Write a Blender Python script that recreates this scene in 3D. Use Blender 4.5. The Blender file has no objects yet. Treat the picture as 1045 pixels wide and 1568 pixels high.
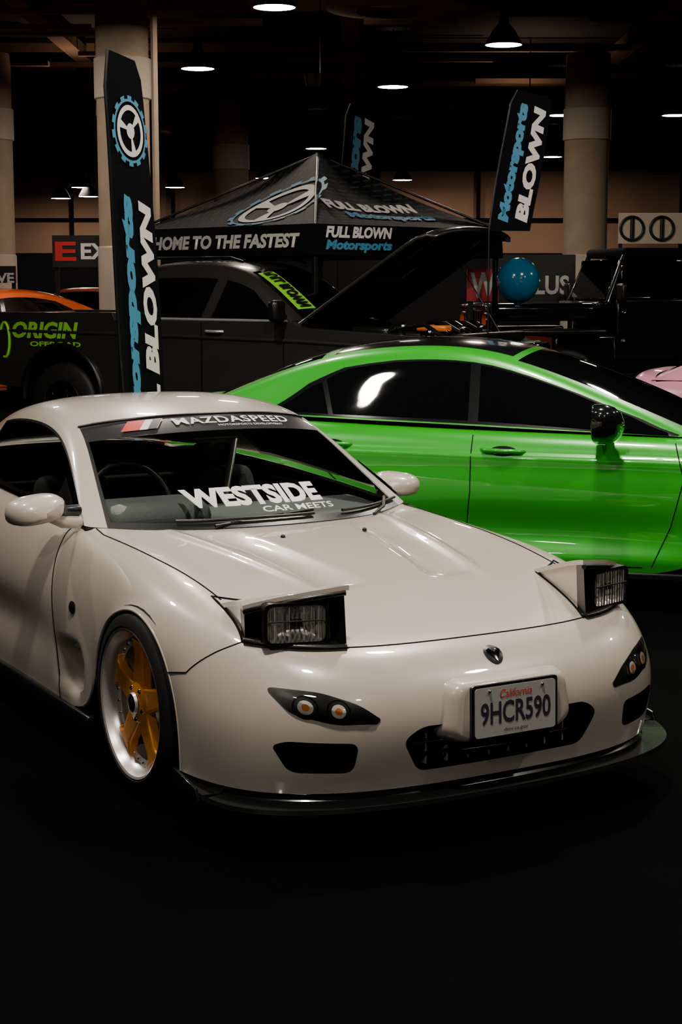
import bpy,bmesh,math,random
import numpy as np
from mathutils import Vector,Matrix
from mathutils.bvhtree import BVHTree
random.seed(4)
SC=bpy.context.scene
COL=bpy.context.collection
CAM=Vector((-2.918,-4.952,1.709)); YAW=.524; PITCH=.139
def W(X,Y,z=0.):   # hall frame (X right, Y along the aisle) -> world
    return Vector((CAM.x+X*math.cos(YAW)+Y*math.sin(YAW), CAM.y-X*math.sin(YAW)+Y*math.cos(YAW), z))
# ------------------------------------------------------------ materials
def mat(name,col,rough=.5,metal=0.,coat=0.,emis=0.,noise=0.,nscale=8.,bump=0.,bscale=60.,spec=.5,ecol=None,crough=.025):
    m=bpy.data.materials.new(name); m.use_nodes=True; nt=m.node_tree; b=nt.nodes['Principled BSDF']
    c=(col[0],col[1],col[2],1)
    b.inputs['Base Color'].default_value=c; b.inputs['Roughness'].default_value=rough
    b.inputs['Metallic'].default_value=metal; b.inputs['Coat Weight'].default_value=coat
    b.inputs['Coat Roughness'].default_value=crough; b.inputs['Specular IOR Level'].default_value=spec
    if emis: 
        e=ecol or col
        b.inputs['Emission Color'].default_value=(e[0],e[1],e[2],1); b.inputs['Emission Strength'].default_value=emis
    tc=nt.nodes.new('ShaderNodeTexCoord')
    if noise:
        n=nt.nodes.new('ShaderNodeTexNoise'); n.inputs['Scale'].default_value=nscale; n.inputs['Detail'].default_value=6
        r=nt.nodes.new('ShaderNodeMapRange'); r.inputs['To Min'].default_value=1-noise; r.inputs['To Max'].default_value=1+noise
        mx=nt.nodes.new('ShaderNodeVectorMath'); mx.operation='SCALE'; mx.inputs[0].default_value=col[:3]
        nt.links.new(tc.outputs['Object'],n.inputs['Vector']); nt.links.new(n.outputs['Fac'],r.inputs['Value'])
        nt.links.new(r.outputs['Result'],mx.inputs['Scale']); nt.links.new(mx.outputs[0],b.inputs['Base Color'])
    if bump:
        n2=nt.nodes.new('ShaderNodeTexNoise'); n2.inputs['Scale'].default_value=bscale; n2.inputs['Detail'].default_value=4
        bp=nt.nodes.new('ShaderNodeBump'); bp.inputs['Strength'].default_value=bump; bp.inputs['Distance'].default_value=.01
        nt.links.new(tc.outputs['Object'],n2.inputs['Vector']); nt.links.new(n2.outputs['Fac'],bp.inputs['Height']); nt.links.new(bp.outputs[0],b.inputs['Normal'])
    return m
def glass(name,tint,refl=1.45,rough=.01):
    m=bpy.data.materials.new(name); m.use_nodes=True; nt=m.node_tree; nt.nodes.clear()
    o=nt.nodes.new('ShaderNodeOutputMaterial'); mx=nt.nodes.new('ShaderNodeMixShader'); t=nt.nodes.new('ShaderNodeBsdfTransparent')
    g=nt.nodes.new('ShaderNodeBsdfGlossy'); f=nt.nodes.new('ShaderNodeFresnel')
    t.inputs[0].default_value=(*tint,1); g.inputs['Roughness'].default_value=rough; g.inputs['Color'].default_value=(1,1,1,1); f.inputs[0].default_value=refl
    nt.links.new(f.outputs[0],mx.inputs[0]); nt.links.new(t.outputs[0],mx.inputs[1]); nt.links.new(g.outputs[0],mx.inputs[2]); nt.links.new(mx.outputs[0],o.inputs[0])
    return m
WHITE=mat('pearl_white_paint',(.56,.485,.425),.30,0,1.,noise=.03,nscale=3)
GREEN=mat('green_paint',(.006,.38,.006),.32,0.1,1.,noise=.03,nscale=3)
GREY=mat('gunmetal_paint',(.048,.045,.042),.30,.5,1.,noise=.05)
BLACKP=mat('black_paint',(.006,.007,.008),.15,0,1.,noise=.05)
ORANGE=mat('orange_paint',(.85,.13,.02),.3,0,.8,noise=.05)
PINK=mat('pink_paint',(.5,.2,.28),.3,0,.8,noise=.05)
CARBON=mat('carbon_black',(.006,.007,.007),.2,0,.8,noise=.2,nscale=120)
DARK=mat('matte_black',(.003,.003,.003),.8,spec=.1,noise=.1)
TRIM=mat('black_trim',(.006,.006,.006),.32,noise=.1)
RUBBER=mat('tire_rubber',(.010,.010,.010),.55,noise=.15,bump=.1)
CHROME=mat('chrome',(.75,.75,.75),.08,1.,noise=.03)
REFL=mat('lamp_reflector_silver',(.88,.85,.80),.25,.4,noise=.1,nscale=90)
LIPM=mat('polished_rim_lip',(.85,.83,.80),.28,.7,noise=.05)
GOLD=mat('bronze_gold_spoke',(.95,.36,.03),.38,.25,.5,noise=.06)
DASH=mat('dashboard_vinyl',(.14,.145,.15),.55,noise=.15,bump=.2,bscale=200)
SEAT=mat('seat_fabric',(.02,.02,.022),.8,noise=.2,bump=.2)
DECALW=mat('white_vinyl',(.72,.70,.66),.5,noise=.03)
DECALB=mat('blue_vinyl',(.05,.26,.44),.5,noise=.03)
DECALR=mat('red_vinyl',(.55,.02,.02),.45,noise=.03)
DECALK=mat('black_vinyl',(.008,.008,.008),.4,noise=.03)
DECALG=mat('lime_vinyl',(.25,.75,.02),.5,noise=.03)
STRIP=mat('banner_strip',(.045,.045,.05),.30,.5,.7,noise=.1)
AMBER=mat('amber_bulb',(.75,.20,.03),.2,0,.5,noise=.05)
PLATE=mat('plate_white',(.36,.35,.33),.5,noise=.08,nscale=30)
PLATEB=mat('plate_ink',(.02,.02,.03),.5,noise=.05)
GLASSW=glass('windshield_glass',(.84,.90,.87))
GLASSS=glass('side_glass',(.84,.90,.87))
LENS=glass('lamp_lens_glass',(.97,.98,.97),1.45,.03)
TINT=mat('tinted_glass',(.002,.003,.003),.03,0,1.,spec=.5,noise=.05,crough=.01)
FABRIC=mat('banner_fabric',(.0028,.0035,.005),.85,noise=.3,nscale=3,bump=.2,bscale=30,spec=.08)
def canopy_mat():
    m=mat('canopy_fabric',(.006,.007,.009),.7,bump=.15,bscale=30,spec=.15); nt=m.node_tree;b=nt.nodes['Principled BSDF']
    tc=nt.nodes.new('ShaderNodeTexCoord'); br=nt.nodes.new('ShaderNodeTexBrick'); br.inputs['Scale'].default_value=3.2; br.inputs['Mortar Size'].default_value=.09; br.inputs['Brick Width'].default_value=.6
    br.inputs['Color1'].default_value=(.040,.043,.047,1);br.inputs['Color2'].default_value=(.016,.018,.02,1);br.inputs['Mortar'].default_value=(.005,.006,.007,1)
    nt.links.new(tc.outputs['Object'],br.inputs['Vector']); nt.links.new(br.outputs['Color'],b.inputs['Base Color']); return m
CANOPY=canopy_mat()
# ------------------------------------------------------------ mesh helpers
def link(o,parent=None):
    COL.objects.link(o)
    if parent: o.parent=parent
    return o
def empty(name,loc=(0,0,0),rz=0.):
    e=bpy.data.objects.new(name,None); e.location=loc; e.rotation_euler=(0,0,rz); e.empty_display_size=.1
    return link(e)
def recalc(o):
    bm=bmesh.new(); bm.from_mesh(o.data); bmesh.ops.recalc_face_normals(bm,faces=bm.faces); bm.to_mesh(o.data); bm.free(); return o
def add(name,verts,faces,mats,parent=None,idx=None,smooth=True,angle=None):
    me=bpy.data.meshes.new(name); me.from_pydata([tuple(v) for v in verts],[],faces); 
    if not isinstance(mats,(list,tuple)): mats=[mats]
    for m in mats: me.materials.append(m)
    if idx is not None: me.polygons.foreach_set('material_index',idx)
    me.polygons.foreach_set('use_smooth',[smooth]*len(me.polygons)); me.update()
    if smooth and angle: 
        try: me.set_sharp_from_angle(angle=math.radians(angle))
        except Exception: pass
    return link(bpy.data.objects.new(name,me),parent)
def bevel(o,w,seg=3):
    m=o.modifiers.new('bevel','BEVEL'); m.width=w; m.segments=seg; m.limit_method='ANGLE'; m.angle_limit=.6
    for p in o.data.polygons: p.use_smooth=True
    try: o.data.set_sharp_from_angle(angle=math.radians(40))
    except Exception: pass
    return o
def box(name,c,s,m,parent=None,bv=0.01,rot=(0,0,0),taper=None):
    sx,sy,sz=s[0]/2,s[1]/2,s[2]/2; V=[]
    for z in(-1,1):
        for x,y in((-1,-1),(1,-1),(1,1),(-1,1)):
            k=taper if (taper and z>0) else 1
            V.append((x*sx*k,y*sy*k,z*sz))
    F=[(3,2,1,0),(4,5,6,7),(0,1,5,4),(1,2,6,5),(2,3,7,6),(3,0,4,7)]
    R=Matrix.Rotation(rot[2],3,'Z')@Matrix.Rotation(rot[1],3,'Y')@Matrix.Rotation(rot[0],3,'X')
    V=[R@Vector(v)+Vector(c) for v in V]
    o=add(name,V,F,m,parent,smooth=False)
    if bv: bevel(o,bv)
    return o
def tube(name,pts,r,m,parent=None,cyc=False,res=4):
    c=bpy.data.curves.new(name,'CURVE'); c.dimensions='3D'; c.bevel_depth=r; c.bevel_resolution=res; c.use_fill_caps=True
    s=c.splines.new('POLY'); s.points.add(len(pts)-1)
    for i,p in enumerate(pts): s.points[i].co=(p[0],p[1],p[2],1)
    s.use_cyclic_u=cyc; c.materials.append(m)
    return link(bpy.data.objects.new(name,c),parent)
def lathe(name,prof,c,m,parent,n=64,axis='x',idx=None,sign=1):
    V=[];F=[]
    k=len(prof)
    for i in range(n):
        a=2*math.pi*i/n
        for r,h in prof:
            if axis=='x': V.append((c[0]+sign*h,c[1]+r*math.cos(a),c[2]+r*math.sin(a)))
            else: V.append((c[0]+r*math.cos(a),c[1]+r*math.sin(a),c[2]+h))
    for i in range(n):
        for j in range(k-1):
            a,b,cc,d=i*k+j,i*k+j+1,((i+1)%n)*k+j+1,((i+1)%n)*k+j
            F.append((a,b,cc,d))
    return add(name,V,F,m,parent,angle=40)
def prism(name,poly,m,parent,axis,a0,a1,bv=0,smooth=False):
    def P(p,a):
        return {'y':(p[0],a,p[1]),'x':(a,p[0],p[1]),'z':(p[0],p[1],a)}[axis]
    n=len(poly); V=[P(p,a0) for p in poly]+[P(p,a1) for p in poly]
    F=[tuple(range(n)),tuple(range(2*n-1,n-1,-1))]+[(i,n+i,n+(i+1)%n,(i+1)%n) for i in range(n)]
    o=recalc(add(name,V,F,m,parent,smooth=False))
    if bv: bevel(o,bv)
    return o
def rpoly(pts,r,n=5):
    out=[];N=len(pts)
    for i in range(N):
        p=Vector(pts[i]);a=Vector(pts[i-1]);b=Vector(pts[(i+1)%N])
        da=(a-p);db=(b-p);q=min(r,da.length*.45,db.length*.45); A=p+da.normalized()*q; B=p+db.normalized()*q
        for k in range(n+1):
            t=k/n; out.append(tuple((1-t)**2*A+2*t*(1-t)*p+t*t*B))
    return out
class Surf:
    def __init__(s,ctrl,mirror=True):
        P=np.array(ctrl,float); s.R,s.C=P.shape[:2]
        L=P[:,1]*np.array([-1,1,1]) if mirror else 2*P[:,0]-P[:,1]
        P=np.concatenate([L[:,None],P,(2*P[:,-1]-P[:,-2])[:,None]],1)
        P=np.concatenate([(2*P[0]-P[1])[None],P,(2*P[-1]-P[-2])[None]],0); s.P=P
    def B(s,ts,n):
        M=np.zeros((len(ts),n+2))
        for k,t in enumerate(ts):
            i=max(0,min(int(t),n-2)); f=t-i
            M[k,i:i+4]+=[(1-f)**3/6,(3*f**3-6*f*f+4)/6,(-3*f**3+3*f*f+3*f+1)/6,f**3/6]
        return M
    def grid(s,us,vs): return np.einsum('ua,abk,vb->uvk',s.B(us,s.R),s.P,s.B(vs,s.C))
    def __call__(s,u,v,side=1):
        p=s.grid([u],[abs(v)])[0,0]; sg=side*(1 if v>=0 else -1)
        return Vector((sg*p[0],p[1],p[2]))
    def off(s,u,v,d):
        p=s(u,v); a=s(u+.02,v)-p; b=s(u,v+.02)-p; n=b.cross(a).normalized()
        if n.x<0 and abs(n.x)>abs(n.z): n=-n
        elif n.z<0 and abs(n.z)>=abs(n.x): n=-n
        return p+n*d
def ppatch(name,S,poly,off,m,parent,side=1,rings=10):
    N=len(poly); P=[]
    for i in range(N):
        a=poly[i];b=poly[(i+1)%N]; k=max(1,int(math.hypot(b[0]-a[0],b[1]-a[1])/.25))
        for t in range(k): P.append((a[0]+(b[0]-a[0])*t/k,a[1]+(b[1]-a[1])*t/k))
    n=len(P); cu=sum(p[0] for p in P)/n; cv=sum(p[1] for p in P)/n
    V=[S.off(cu,cv,off)];F=[]
    for k in range(1,rings+1):
        for p in P: V.append(S.off(cu+(p[0]-cu)*k/rings,cv+(p[1]-cv)*k/rings,off))
    V=[Vector((side*v.x,v.y,v.z)) for v in V]
    for i in range(n): F.append((0,1+i,1+(i+1)%n))
    for k in range(rings-1):
        for i in range(n):
            a=1+k*n+i;b=1+k*n+(i+1)%n; F.append((a,a+n,b+n,b))
    return recalc(add(name,V,F,m,parent))
def sym(name,S,us,vs,mf,mats,parent,defo=None):
    G=S.grid(us,vs)
    if defo: G=defo(G)
    U,Vn=G.shape[:2]; V=[];F=[];I=[];idx={}
    for sd in(1,-1):
        for i in range(U):
            for j in range(Vn):
                if sd==-1 and j==0 and vs[0]==0: idx[(sd,i,j)]=idx[(1,i,j)]; continue
                p=G[i,j]; idx[(sd,i,j)]=len(V); V.append((sd*p[0],p[1],p[2]))
    for sd in(1,-1):
        for i in range(U-1):
            for j in range(Vn-1):
                m=mf((us[i]+us[i+1])/2,(vs[j]+vs[j+1])/2)
                if m<0: continue
                q=[idx[(sd,i,j)],idx[(sd,i,j+1)],idx[(sd,i+1,j+1)],idx[(sd,i+1,j)]]
                if sd==-1: q=q[::-1]
                F.append(tuple(q)); I.append(m)
    o=add(name,V,F,mats,parent,I)
    bm=bmesh.new(); bm.from_mesh(o.data); loose=[v for v in bm.verts if not v.link_faces]; bmesh.ops.delete(bm,geom=loose,context='VERTS'); bm.to_mesh(o.data); bm.free()
    return o
def bvh_of(o):
    return BVHTree.FromPolygons([v.co[:] for v in o.data.vertices],[p.vertices[:] for p in o.data.polygons])
def bake(o):
    dg=bpy.context.evaluated_depsgraph_get(); dg.update()
    me=bpy.data.meshes.new_from_object(o.evaluated_get(dg)); o.modifiers.clear(); o.data=me
def cut(o,cutters):
    for c in cutters:
        m=o.modifiers.new('b','BOOLEAN'); m.object=c; m.operation='DIFFERENCE'; m.solver='EXACT'
    bake(o)
    for c in cutters: bpy.data.objects.remove(c,do_unlink=True)
def decal(name,bvh,poly,m,parent,off=.003,bulge=0.,rings=5,ax='y',sgn=-1,far=4.):
    cx=sum(p[0] for p in poly)/len(poly); cy=sum(p[1] for p in poly)/len(poly)
    n=len(poly);V=[];F=[]
    def hit(a,b,s):
        if ax=='y': o=Vector((a,sgn*far,b)); d=Vector((0,-sgn,0))
        elif ax=='x': o=Vector((sgn*far,a,b)); d=Vector((-sgn,0,0))
        else: o=Vector((a,b,far)); d=Vector((0,0,-1))
        h=bvh.ray_cast(o,d)
        if h[0] is None: return Vector((a,b,0)) if ax=='z' else (Vector((a,-.8,b)) if ax=='y' else Vector((sgn*.85,a,b)))
        nn=h[1]
        if nn.dot(d)>0: nn=-nn
        return h[0]+nn*(off+bulge*(1-s*s))
    V.append(hit(cx,cy,0))
    for k in range(1,rings+1):
        s=k/rings
        for p in poly: V.append(hit(cx+(p[0]-cx)*s,cy+(p[1]-cy)*s,s))
    for i in range(n): F.append((0,1+i,1+(i+1)%n))
    for k in range(rings-1):
        for i in range(n):
            a=1+k*n+i;b=1+k*n+(i+1)%n; F.append((a,a+n,b+n,b))
    return recalc(add(name,V,F,m,parent))
def textm(name,body,mapf,m,parent,bold=.0,shear=0.,sub=.12,spacing=1.):
    c=bpy.data.curves.new(name,'FONT'); c.body=body; c.size=1; c.offset=bold; c.shear=shear; c.space_character=spacing; c.resolution_u=3
    o=link(bpy.data.objects.new(name,c)); dg=bpy.context.evaluated_depsgraph_get(); dg.update()
    me=bpy.data.meshes.new_from_object(o.evaluated_get(dg)); bpy.data.objects.remove(o,do_unlink=True)
    xs=[v.co.x for v in me.vertices]; ys=[v.co.y for v in me.vertices]; x0,x1,y0,y1=min(xs),max(xs),min(ys),max(ys)
    bm=bmesh.new(); bm.from_mesh(me)
    if sub:
        for _ in range(3):
            L=[e for e in bm.edges if e.calc_length()>sub*(1.5)]
            if not L: break
            bmesh.ops.subdivide_edges(bm,edges=L,cuts=1); bmesh.ops.triangulate(bm,faces=bm.faces)
    for v in bm.verts: v.co=mapf((v.co.x-x0)/(x1-x0),(v.co.y-y0)/(y1-y0))
    bm.to_mesh(me); bm.free(); me.materials.clear(); me.materials.append(m)
    return link(bpy.data.objects.new(name,me),parent)
def ls(a,b,n): return list(np.linspace(a,b,n))
def spheres(name,cs,r,m,parent,seg=8):
    V=[];F=[]
    for c in cs:
        b=len(V)
        for i in range(seg//2+1):
            t=math.pi*i/(seg//2)
            for j in range(seg):
                p=2*math.pi*j/seg; V.append((c[0]+r*math.sin(t)*math.cos(p),c[1]+r*math.sin(t)*math.sin(p),c[2]+r*math.cos(t)))
        for i in range(seg//2):
            for j in range(seg):
                F.append((b+i*seg+j,b+i*seg+(j+1)%seg,b+(i+1)*seg+(j+1)%seg,b+(i+1)*seg+j))
    return add(name,V,F,m,parent)
# ------------------------------------------------------------ wheels
def wheel(parent,tag,x,y,z,R,rr,w,side,spoke,lip,ns=5,rivets=True,rot=.35):
    s=side; cx=x
    t=[(rr-.005,-.0),(rr+.01,.012),(R-.035,.006),(R-.012,-.012),(R,-.035),(R,-w+.035),(R-.012,-w+.012),(R-.035,-w-.006),(rr+.01,-w-.01),(rr-.005,-w)]
    lathe('tire_'+tag,[(r,h) for r,h in t],(cx,y,z),RUBBER,parent,72,sign=s)
    lp=[(rr+.010,.004),(rr+.002,.010),(rr-.006,.006),(rr-.012,-.010),(rr-.020,-.034),(rr-.028,-.042),(rr-.052,-.044),(rr-.056,-w+.01)]
    lathe('rim_lip_'+tag,lp,(cx,y,z),lip,parent,72,sign=s)
    r1=rr-.030; P=[]
    for k in range(ns):
        a0=2*math.pi*k/ns+rot; h=math.pi/ns
        for r,a in((.070,-h),(.11,-h*.55),(r1*.80,-h*.28),(r1-.02,-h*.34),(r1,-h*.50),(r1,h*.50),(r1-.02,h*.34),(r1*.80,h*.28),(.11,h*.55)):
            P.append((y+r*math.cos(a0+a),z+r*math.sin(a0+a)))
    prism('spokes_'+tag,P,spoke,parent,'x',cx-s*.022,cx-s*.060,bv=.007)
    lathe('hub_'+tag,[(.0,-.008),(.028,-.008),(.034,-.012),(.062,-.016),(.075,-.028)],(cx,y,z),spoke,parent,32,sign=s)
    lathe('center_cap_'+tag,[(.0,.0),(.030,-.002),(.036,-.012)],(cx,y,z),TRIM,parent,24,sign=s)
    lathe('cap_ring_'+tag,[(.030,.0),(.034,.001),(.038,-.008)],(cx,y,z),lip,parent,24,sign=s)
    spheres('lug_nuts_'+tag,[(cx-s*.018,y+.055*math.cos(a),z+.055*math.sin(a)) for a in [2*math.pi*i/5+rot+.6 for i in range(5)]],.010,CHROME,parent,8)
    lathe('brake_disc_'+tag,[(.05,-.12),(rr-.08,-.12),(rr-.08,-.14),(.05,-.14)],(cx,y,z),TRIM,parent,48,sign=s)
    lathe('barrel_back_'+tag,[(.0,-.17),(rr-.04,-.17)],(cx,y,z),DARK,parent,48,sign=s)
    if rivets:
        spheres('rivets_'+tag,[(cx-s*.040,y+(rr-.038)*math.cos(a),z+(rr-.038)*math.sin(a)) for a in [2*math.pi*i/32 for i in range(32)]],.0065,CHROME,parent,6)
def liner(parent,tag,y,z,R,x0,x1):
    V=[];F=[];n=28
    for i in range(n+1):
        a=-.35+(math.pi+.7)*i/n
        for x in(x0,x1): V.append((x,y+R*math.cos(a),z+R*math.sin(a)))
    for i in range(n): F.append((2*i,2*i+1,2*i+3,2*i+2))
    c=len(V); V.append((x1,y,z)); 
    for i in range(n): F.append((2*i+1,c,2*i+3))
    add('wheel_well_'+tag,V,F,DARK,parent)
# ============================================================ WHITE SPORTS CAR
def sports_car():
    E=empty('white_sports_car')
    def row(z,pts): return [(p[0],p[1],p[2] if len(p)>2 else z) for p in pts]
    C=[
    row(.19,[(0,-.905),(.25,-.90),(.45,-.875),(.62,-.815),(.76,-.71),(.83,-.575),(.86,-.45),(.865,-.385)]),
    row(.27,[(0,-.925),(.25,-.92),(.45,-.895),(.63,-.835),(.77,-.725),(.84,-.585),(.865,-.455),(.868,-.39)]),
    row(.38,[(0,-.95),(.25,-.945),(.46,-.915),(.635,-.85),(.775,-.735),(.845,-.59),(.87,-.455),(.87,-.376)]),
    row(.475,[(0,-.935),(.25,-.93),(.46,-.90),(.63,-.83),(.765,-.715),(.835,-.57),(.865,-.43),(.87,-.33)]),
    row(.56,[(0,-.865),(.25,-.86),(.46,-.835),(.61,-.775),(.735,-.67,.57),(.805,-.54,.58),(.85,-.38,.58),(.868,-.255,.56)]),
    row(.605,[(0,-.79),(.25,-.785),(.45,-.75,.607),(.59,-.69,.618),(.70,-.59,.638),(.765,-.46,.655),(.82,-.29,.65),(.865,-.15,.618)]),
    row(.665,[(0,-.53),(.25,-.53),(.45,-.51),(.58,-.46,.67),(.675,-.38,.687),(.745,-.27,.705),(.81,-.13,.695),(.865,-.02,.648)]),
    row(.73,[(0,-.18),(.25,-.18),(.45,-.17,.73),(.58,-.15,.73),(.675,-.12,.74),(.75,-.06,.74),(.82,.03,.705),(.868,.11,.618)]),
    row(.77,[(0,.15),(.25,.15,.768),(.45,.16,.765),(.58,.17,.765),(.68,.18,.77),(.765,.18,.75),(.835,.2,.68),(.87,.235,.555)]),
    row(.79,[(0,.35),(.25,.37,.788),(.45,.41,.785),(.59,.46,.785),(.69,.48,.79),(.775,.42,.755),(.845,.36,.62),(.87,.335,.38)]),
    row(.802,[(0,.47),(.25,.50,.80),(.45,.58,.797),(.60,.69,.797),(.705,.79,.80),(.785,.72,.76),(.86,.6,.58),(.865,.375,.17)]),
    row(.8,[(0,.9),(.25,.9),(.45,.95),(.6,1.05),(.725,1.15,.835),(.80,1.12,.775),(.875,1.08,.56),(.85,.95,.17)]),
    row(.8,[(0,1.5),(.25,1.5),(.45,1.5),(.6,1.6),(.73,1.62,.865),(.81,1.6,.79),(.875,1.58,.57),(.85,1.55,.17)]),
    row(.8,[(0,2.0),(.25,2.0),(.45,2.0),(.6,2.0),(.725,2.03,.885),(.81,2.03,.81),(.88,2.0,.6),(.865,2.065,.20)]),
    row(.85,[(0,2.3),(.25,2.3),(.4,2.3),(.55,2.3),(.68,2.33,.895),(.79,2.3,.83),(.875,2.25,.70),(.88,2.28,.60)]),
    row(.88,[(0,2.6),(.22,2.6),(.38,2.6),(.5,2.62),(.62,2.65,.90),(.76,2.6,.845),(.865,2.55,.72),(.88,2.56,.61)]),
    row(.92,[(0,2.95),(.2,2.95),(.35,2.95,.91),(.46,2.95,.90),(.56,2.95,.885),(.73,2.9,.82),(.85,2.85,.65),(.875,2.79,.3)]),
    row(.9,[(0,3.26),(.25,3.25),(.45,3.22,.89),(.58,3.17,.87),(.68,3.11,.84),(.76,3.04,.77),(.83,2.95,.55),(.86,2.82,.25)]),
    row(.6,[(0,3.32),(.25,3.31),(.45,3.28),(.6,3.23),(.72,3.14),(.79,3.05,.55),(.84,2.95,.4),(.86,2.84,.22)]),
    row(.22,[(0,3.26),(.25,3.25),(.45,3.22),(.6,3.17),(.72,3.08),(.79,3.0),(.83,2.92),(.86,2.86,.2)])]
    S=Surf(C)
    def sm(a,b,t):
        t=np.clip((t-a)/(b-a),0,1); return t*t*(3-2*t)
    def defo(G):
        x=G[...,0];y=G[...,1];z=G[...,2]; up=sm(.55,.62,z)*(y<.8)
        cxl=.22+.12*np.clip((y+.3)/.8,0,1)
        d=np.abs(x-cxl)/.10
        g=np.clip(1-d**2,0,1)*sm(-.32,-.24,y)*(1-sm(.25,.55,y))
        z2=z-.018*g*up
        z2=z2+.009*np.exp(-((x-cxl-.115)/.022)**2)*sm(-.36,-.2,y)*(1-sm(.45,.7,y))*up
        G=G.copy(); G[...,2]=z2
        yy=.44+.06*np.clip((z-.33)/.1,-1,1)**2
        inside=sm(yy,yy+.05,y)*(1-sm(.50,.80,y))*sm(.22,.28,z)*(1-sm(.37,.43,z))*(x>.8)
        sc=np.exp(-((y-1.5)/.7)**4)*np.exp(-((z-.40)/.10)**2)*(x>.8)
        G[...,0]=x-.045*inside-.02*sc
        return G
    us=ls(0,19,305); vs=ls(0,7,113)
    mf=lambda u,v: -1 if (10<u<16 and v<4) else 0
    body=sym('body_shell',S,us,vs,mf,[WHITE,DARK],E,defo)
    bv=bvh_of(body)
    so=body.modifiers.new('s','SOLIDIFY'); so.thickness=.014; so.offset=-1; so.use_even_offset=False
    bake(body)
    cut_=[]
    mouth=rpoly([(-.37,.345),(-.31,.24),(.31,.24),(.37,.345),(.31,.385),(-.31,.385)],.03)
    cut_.append(prism('c0',mouth,[WHITE,DARK],E,'y',-1.1,-.75))
    for s in(-1,1):
        q=rpoly([(s*.505,.35),(s*.515,.255),(s*.69,.26),(s*.735,.345),(s*.70,.36)],.03)
        cut_.append(prism('c1',q,[WHITE,DARK],E,'y',-1.1,-.5))
    for c in cut_:
        for p in c.data.polygons: p.material_index=1
    cut(body,cut_)
    try: body.data.set_sharp_from_angle(angle=math.radians(38))
    except Exception: pass
    G=S.grid(ls(0,4.0,20),ls(0,6,30)); V=[];F=[]
    for sd in(1,-1):
        b=len(V)
        for i in range(20):
            for j in range(30):
                p=G[i,j]; V.append((sd*p[0]*.94,p[1]*.9+.0,p[2]*.97-.005))
        for i in range(19):
            for j in range(29): F.append((b+i*30+j,b+i*30+j+1,b+(i+1)*30+j+1,b+(i+1)*30+j))
    add('intake_core',V,F,DARK,E)
    for k in range(17): box('intercooler_fin_%d'%k,(-.30+.0375*k,-.885+.02*abs(k-8)/8,.31),(.006,.02,.12),LIPM if k%2 else TRIM,E,0)
    for k in range(2): tube('mouth_slat_%d'%k,[(-.33,-.875,.285+.04*k),(0,-.905,.285+.04*k),(.33,-.875,.285+.04*k)],.006,CARBON,E)
    for s in(-1,1):
        for k in range(2): tube('side_slat_%d%d'%(s+1,k),[(s*.53,-.82,.285+.03*k),(s*.70,-.72,.285+.03*k)],.005,CARBON,E)
    def seam(name,uvs,side,r=.0024,n=14):
        P=[]
        for (u0,v0),(u1,v1) in zip(uvs[:-1],uvs[1:]):
            for k in range(n):
                t=k/n; P.append((u0+(u1-u0)*t,v0+(v1-v0)*t))
        P.append(uvs[-1]); pts=[]
        for u,v in P:
            G=defo(S.grid([u],[v]))[0,0]; pts.append((side*G[0],G[1],G[2]+.0))
        tube(name,pts,r,DARK,E,res=2)
    for s,t in((-1,'r'),(1,'l')):
        seam('seam_hood_front_'+t,[(4.92,0),(4.92,2.1)],s,.0028)
        seam('seam_hood_side_'+t,[(6.3,4.0),(8,4.05),(9.6,4.0),(9.95,3.8)],s,.0028)
        seam('seam_bumper_'+t,[(3.2,7),(3.35,6.0),(4.2,5.0),(4.7,4.35)],s)
        seam('seam_door_'+t,[(10.25,4.05),(10.3,5),(10.4,6),(10.55,7)],s,.0028)
        seam('seam_door_rear_'+t,[(12.8,4.05),(12.8,6),(12.6,7)],s)
    # ---------------- greenhouse
    H=[
    [(0,.47,.803),(.25,.50,.80),(.45,.58,.797),(.675,.76,.80),(.715,.80,.803),(.725,.86,.815),(.73,.90,.825)],
    [(0,.84,1.015),(.23,.865,1.01),(.42,.93,.995),(.60,1.06,.975),(.64,1.08,.965),(.69,1.08,.90),(.725,1.08,.835)],
    [(0,1.21,1.195),(.21,1.225,1.19),(.38,1.27,1.175),(.525,1.35,1.15),(.57,1.37,1.125),(.655,1.37,1.0),(.73,1.37,.85)],
    [(0,1.66,1.24),(.2,1.66,1.238),(.36,1.68,1.225),(.50,1.7,1.195),(.56,1.7,1.155),(.65,1.7,1.02),(.735,1.7,.868)],
    [(0,2.1,1.215),(.2,2.1,1.212),(.35,2.1,1.20),(.485,2.1,1.17),(.54,2.1,1.13),(.63,2.05,1.01),(.73,2.02,.885)],
    [(0,2.4,1.15),(.2,2.4,1.147),(.34,2.4,1.135),(.46,2.4,1.11),(.51,2.4,1.07),(.6,2.32,.99),(.69,2.28,.893)],
    [(0,2.7,1.04),(.2,2.7,1.037),(.34,2.7,1.02),(.45,2.7,.99),(.5,2.68,.97),(.56,2.6,.94),(.63,2.58,.897)],
    [(0,2.95,.922),(.2,2.95,.92),(.34,2.95,.912),(.45,2.95,.90),(.5,2.95,.895),(.53,2.95,.89),(.56,2.95,.885)]]
    Gh=Surf(H)
    gus=ls(0,7,71); gvs=ls(0,6,61)
    def gm(u,v):
        if u<2:
            if v<3:
                if u>1.6: return 3
                if v>2.86 or u<.1: return 2
                return 1
            if v<4: return 0
            if v<4.15 or (u<.4): return 2
            return 4
        if v<3: 
            if 4.6<u<6.7: return 1 if (v<2.7) else 2
            return 0
        if v<4: return 0
        if u<4.4: return 2 if v<4.15 or u>4.3 or v>5.9 else 4
        return 0
    sym('cabin_and_glass',Gh,gus,gvs,gm,[WHITE,GLASSW,TRIM,STRIP,GLASSS],E)
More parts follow.
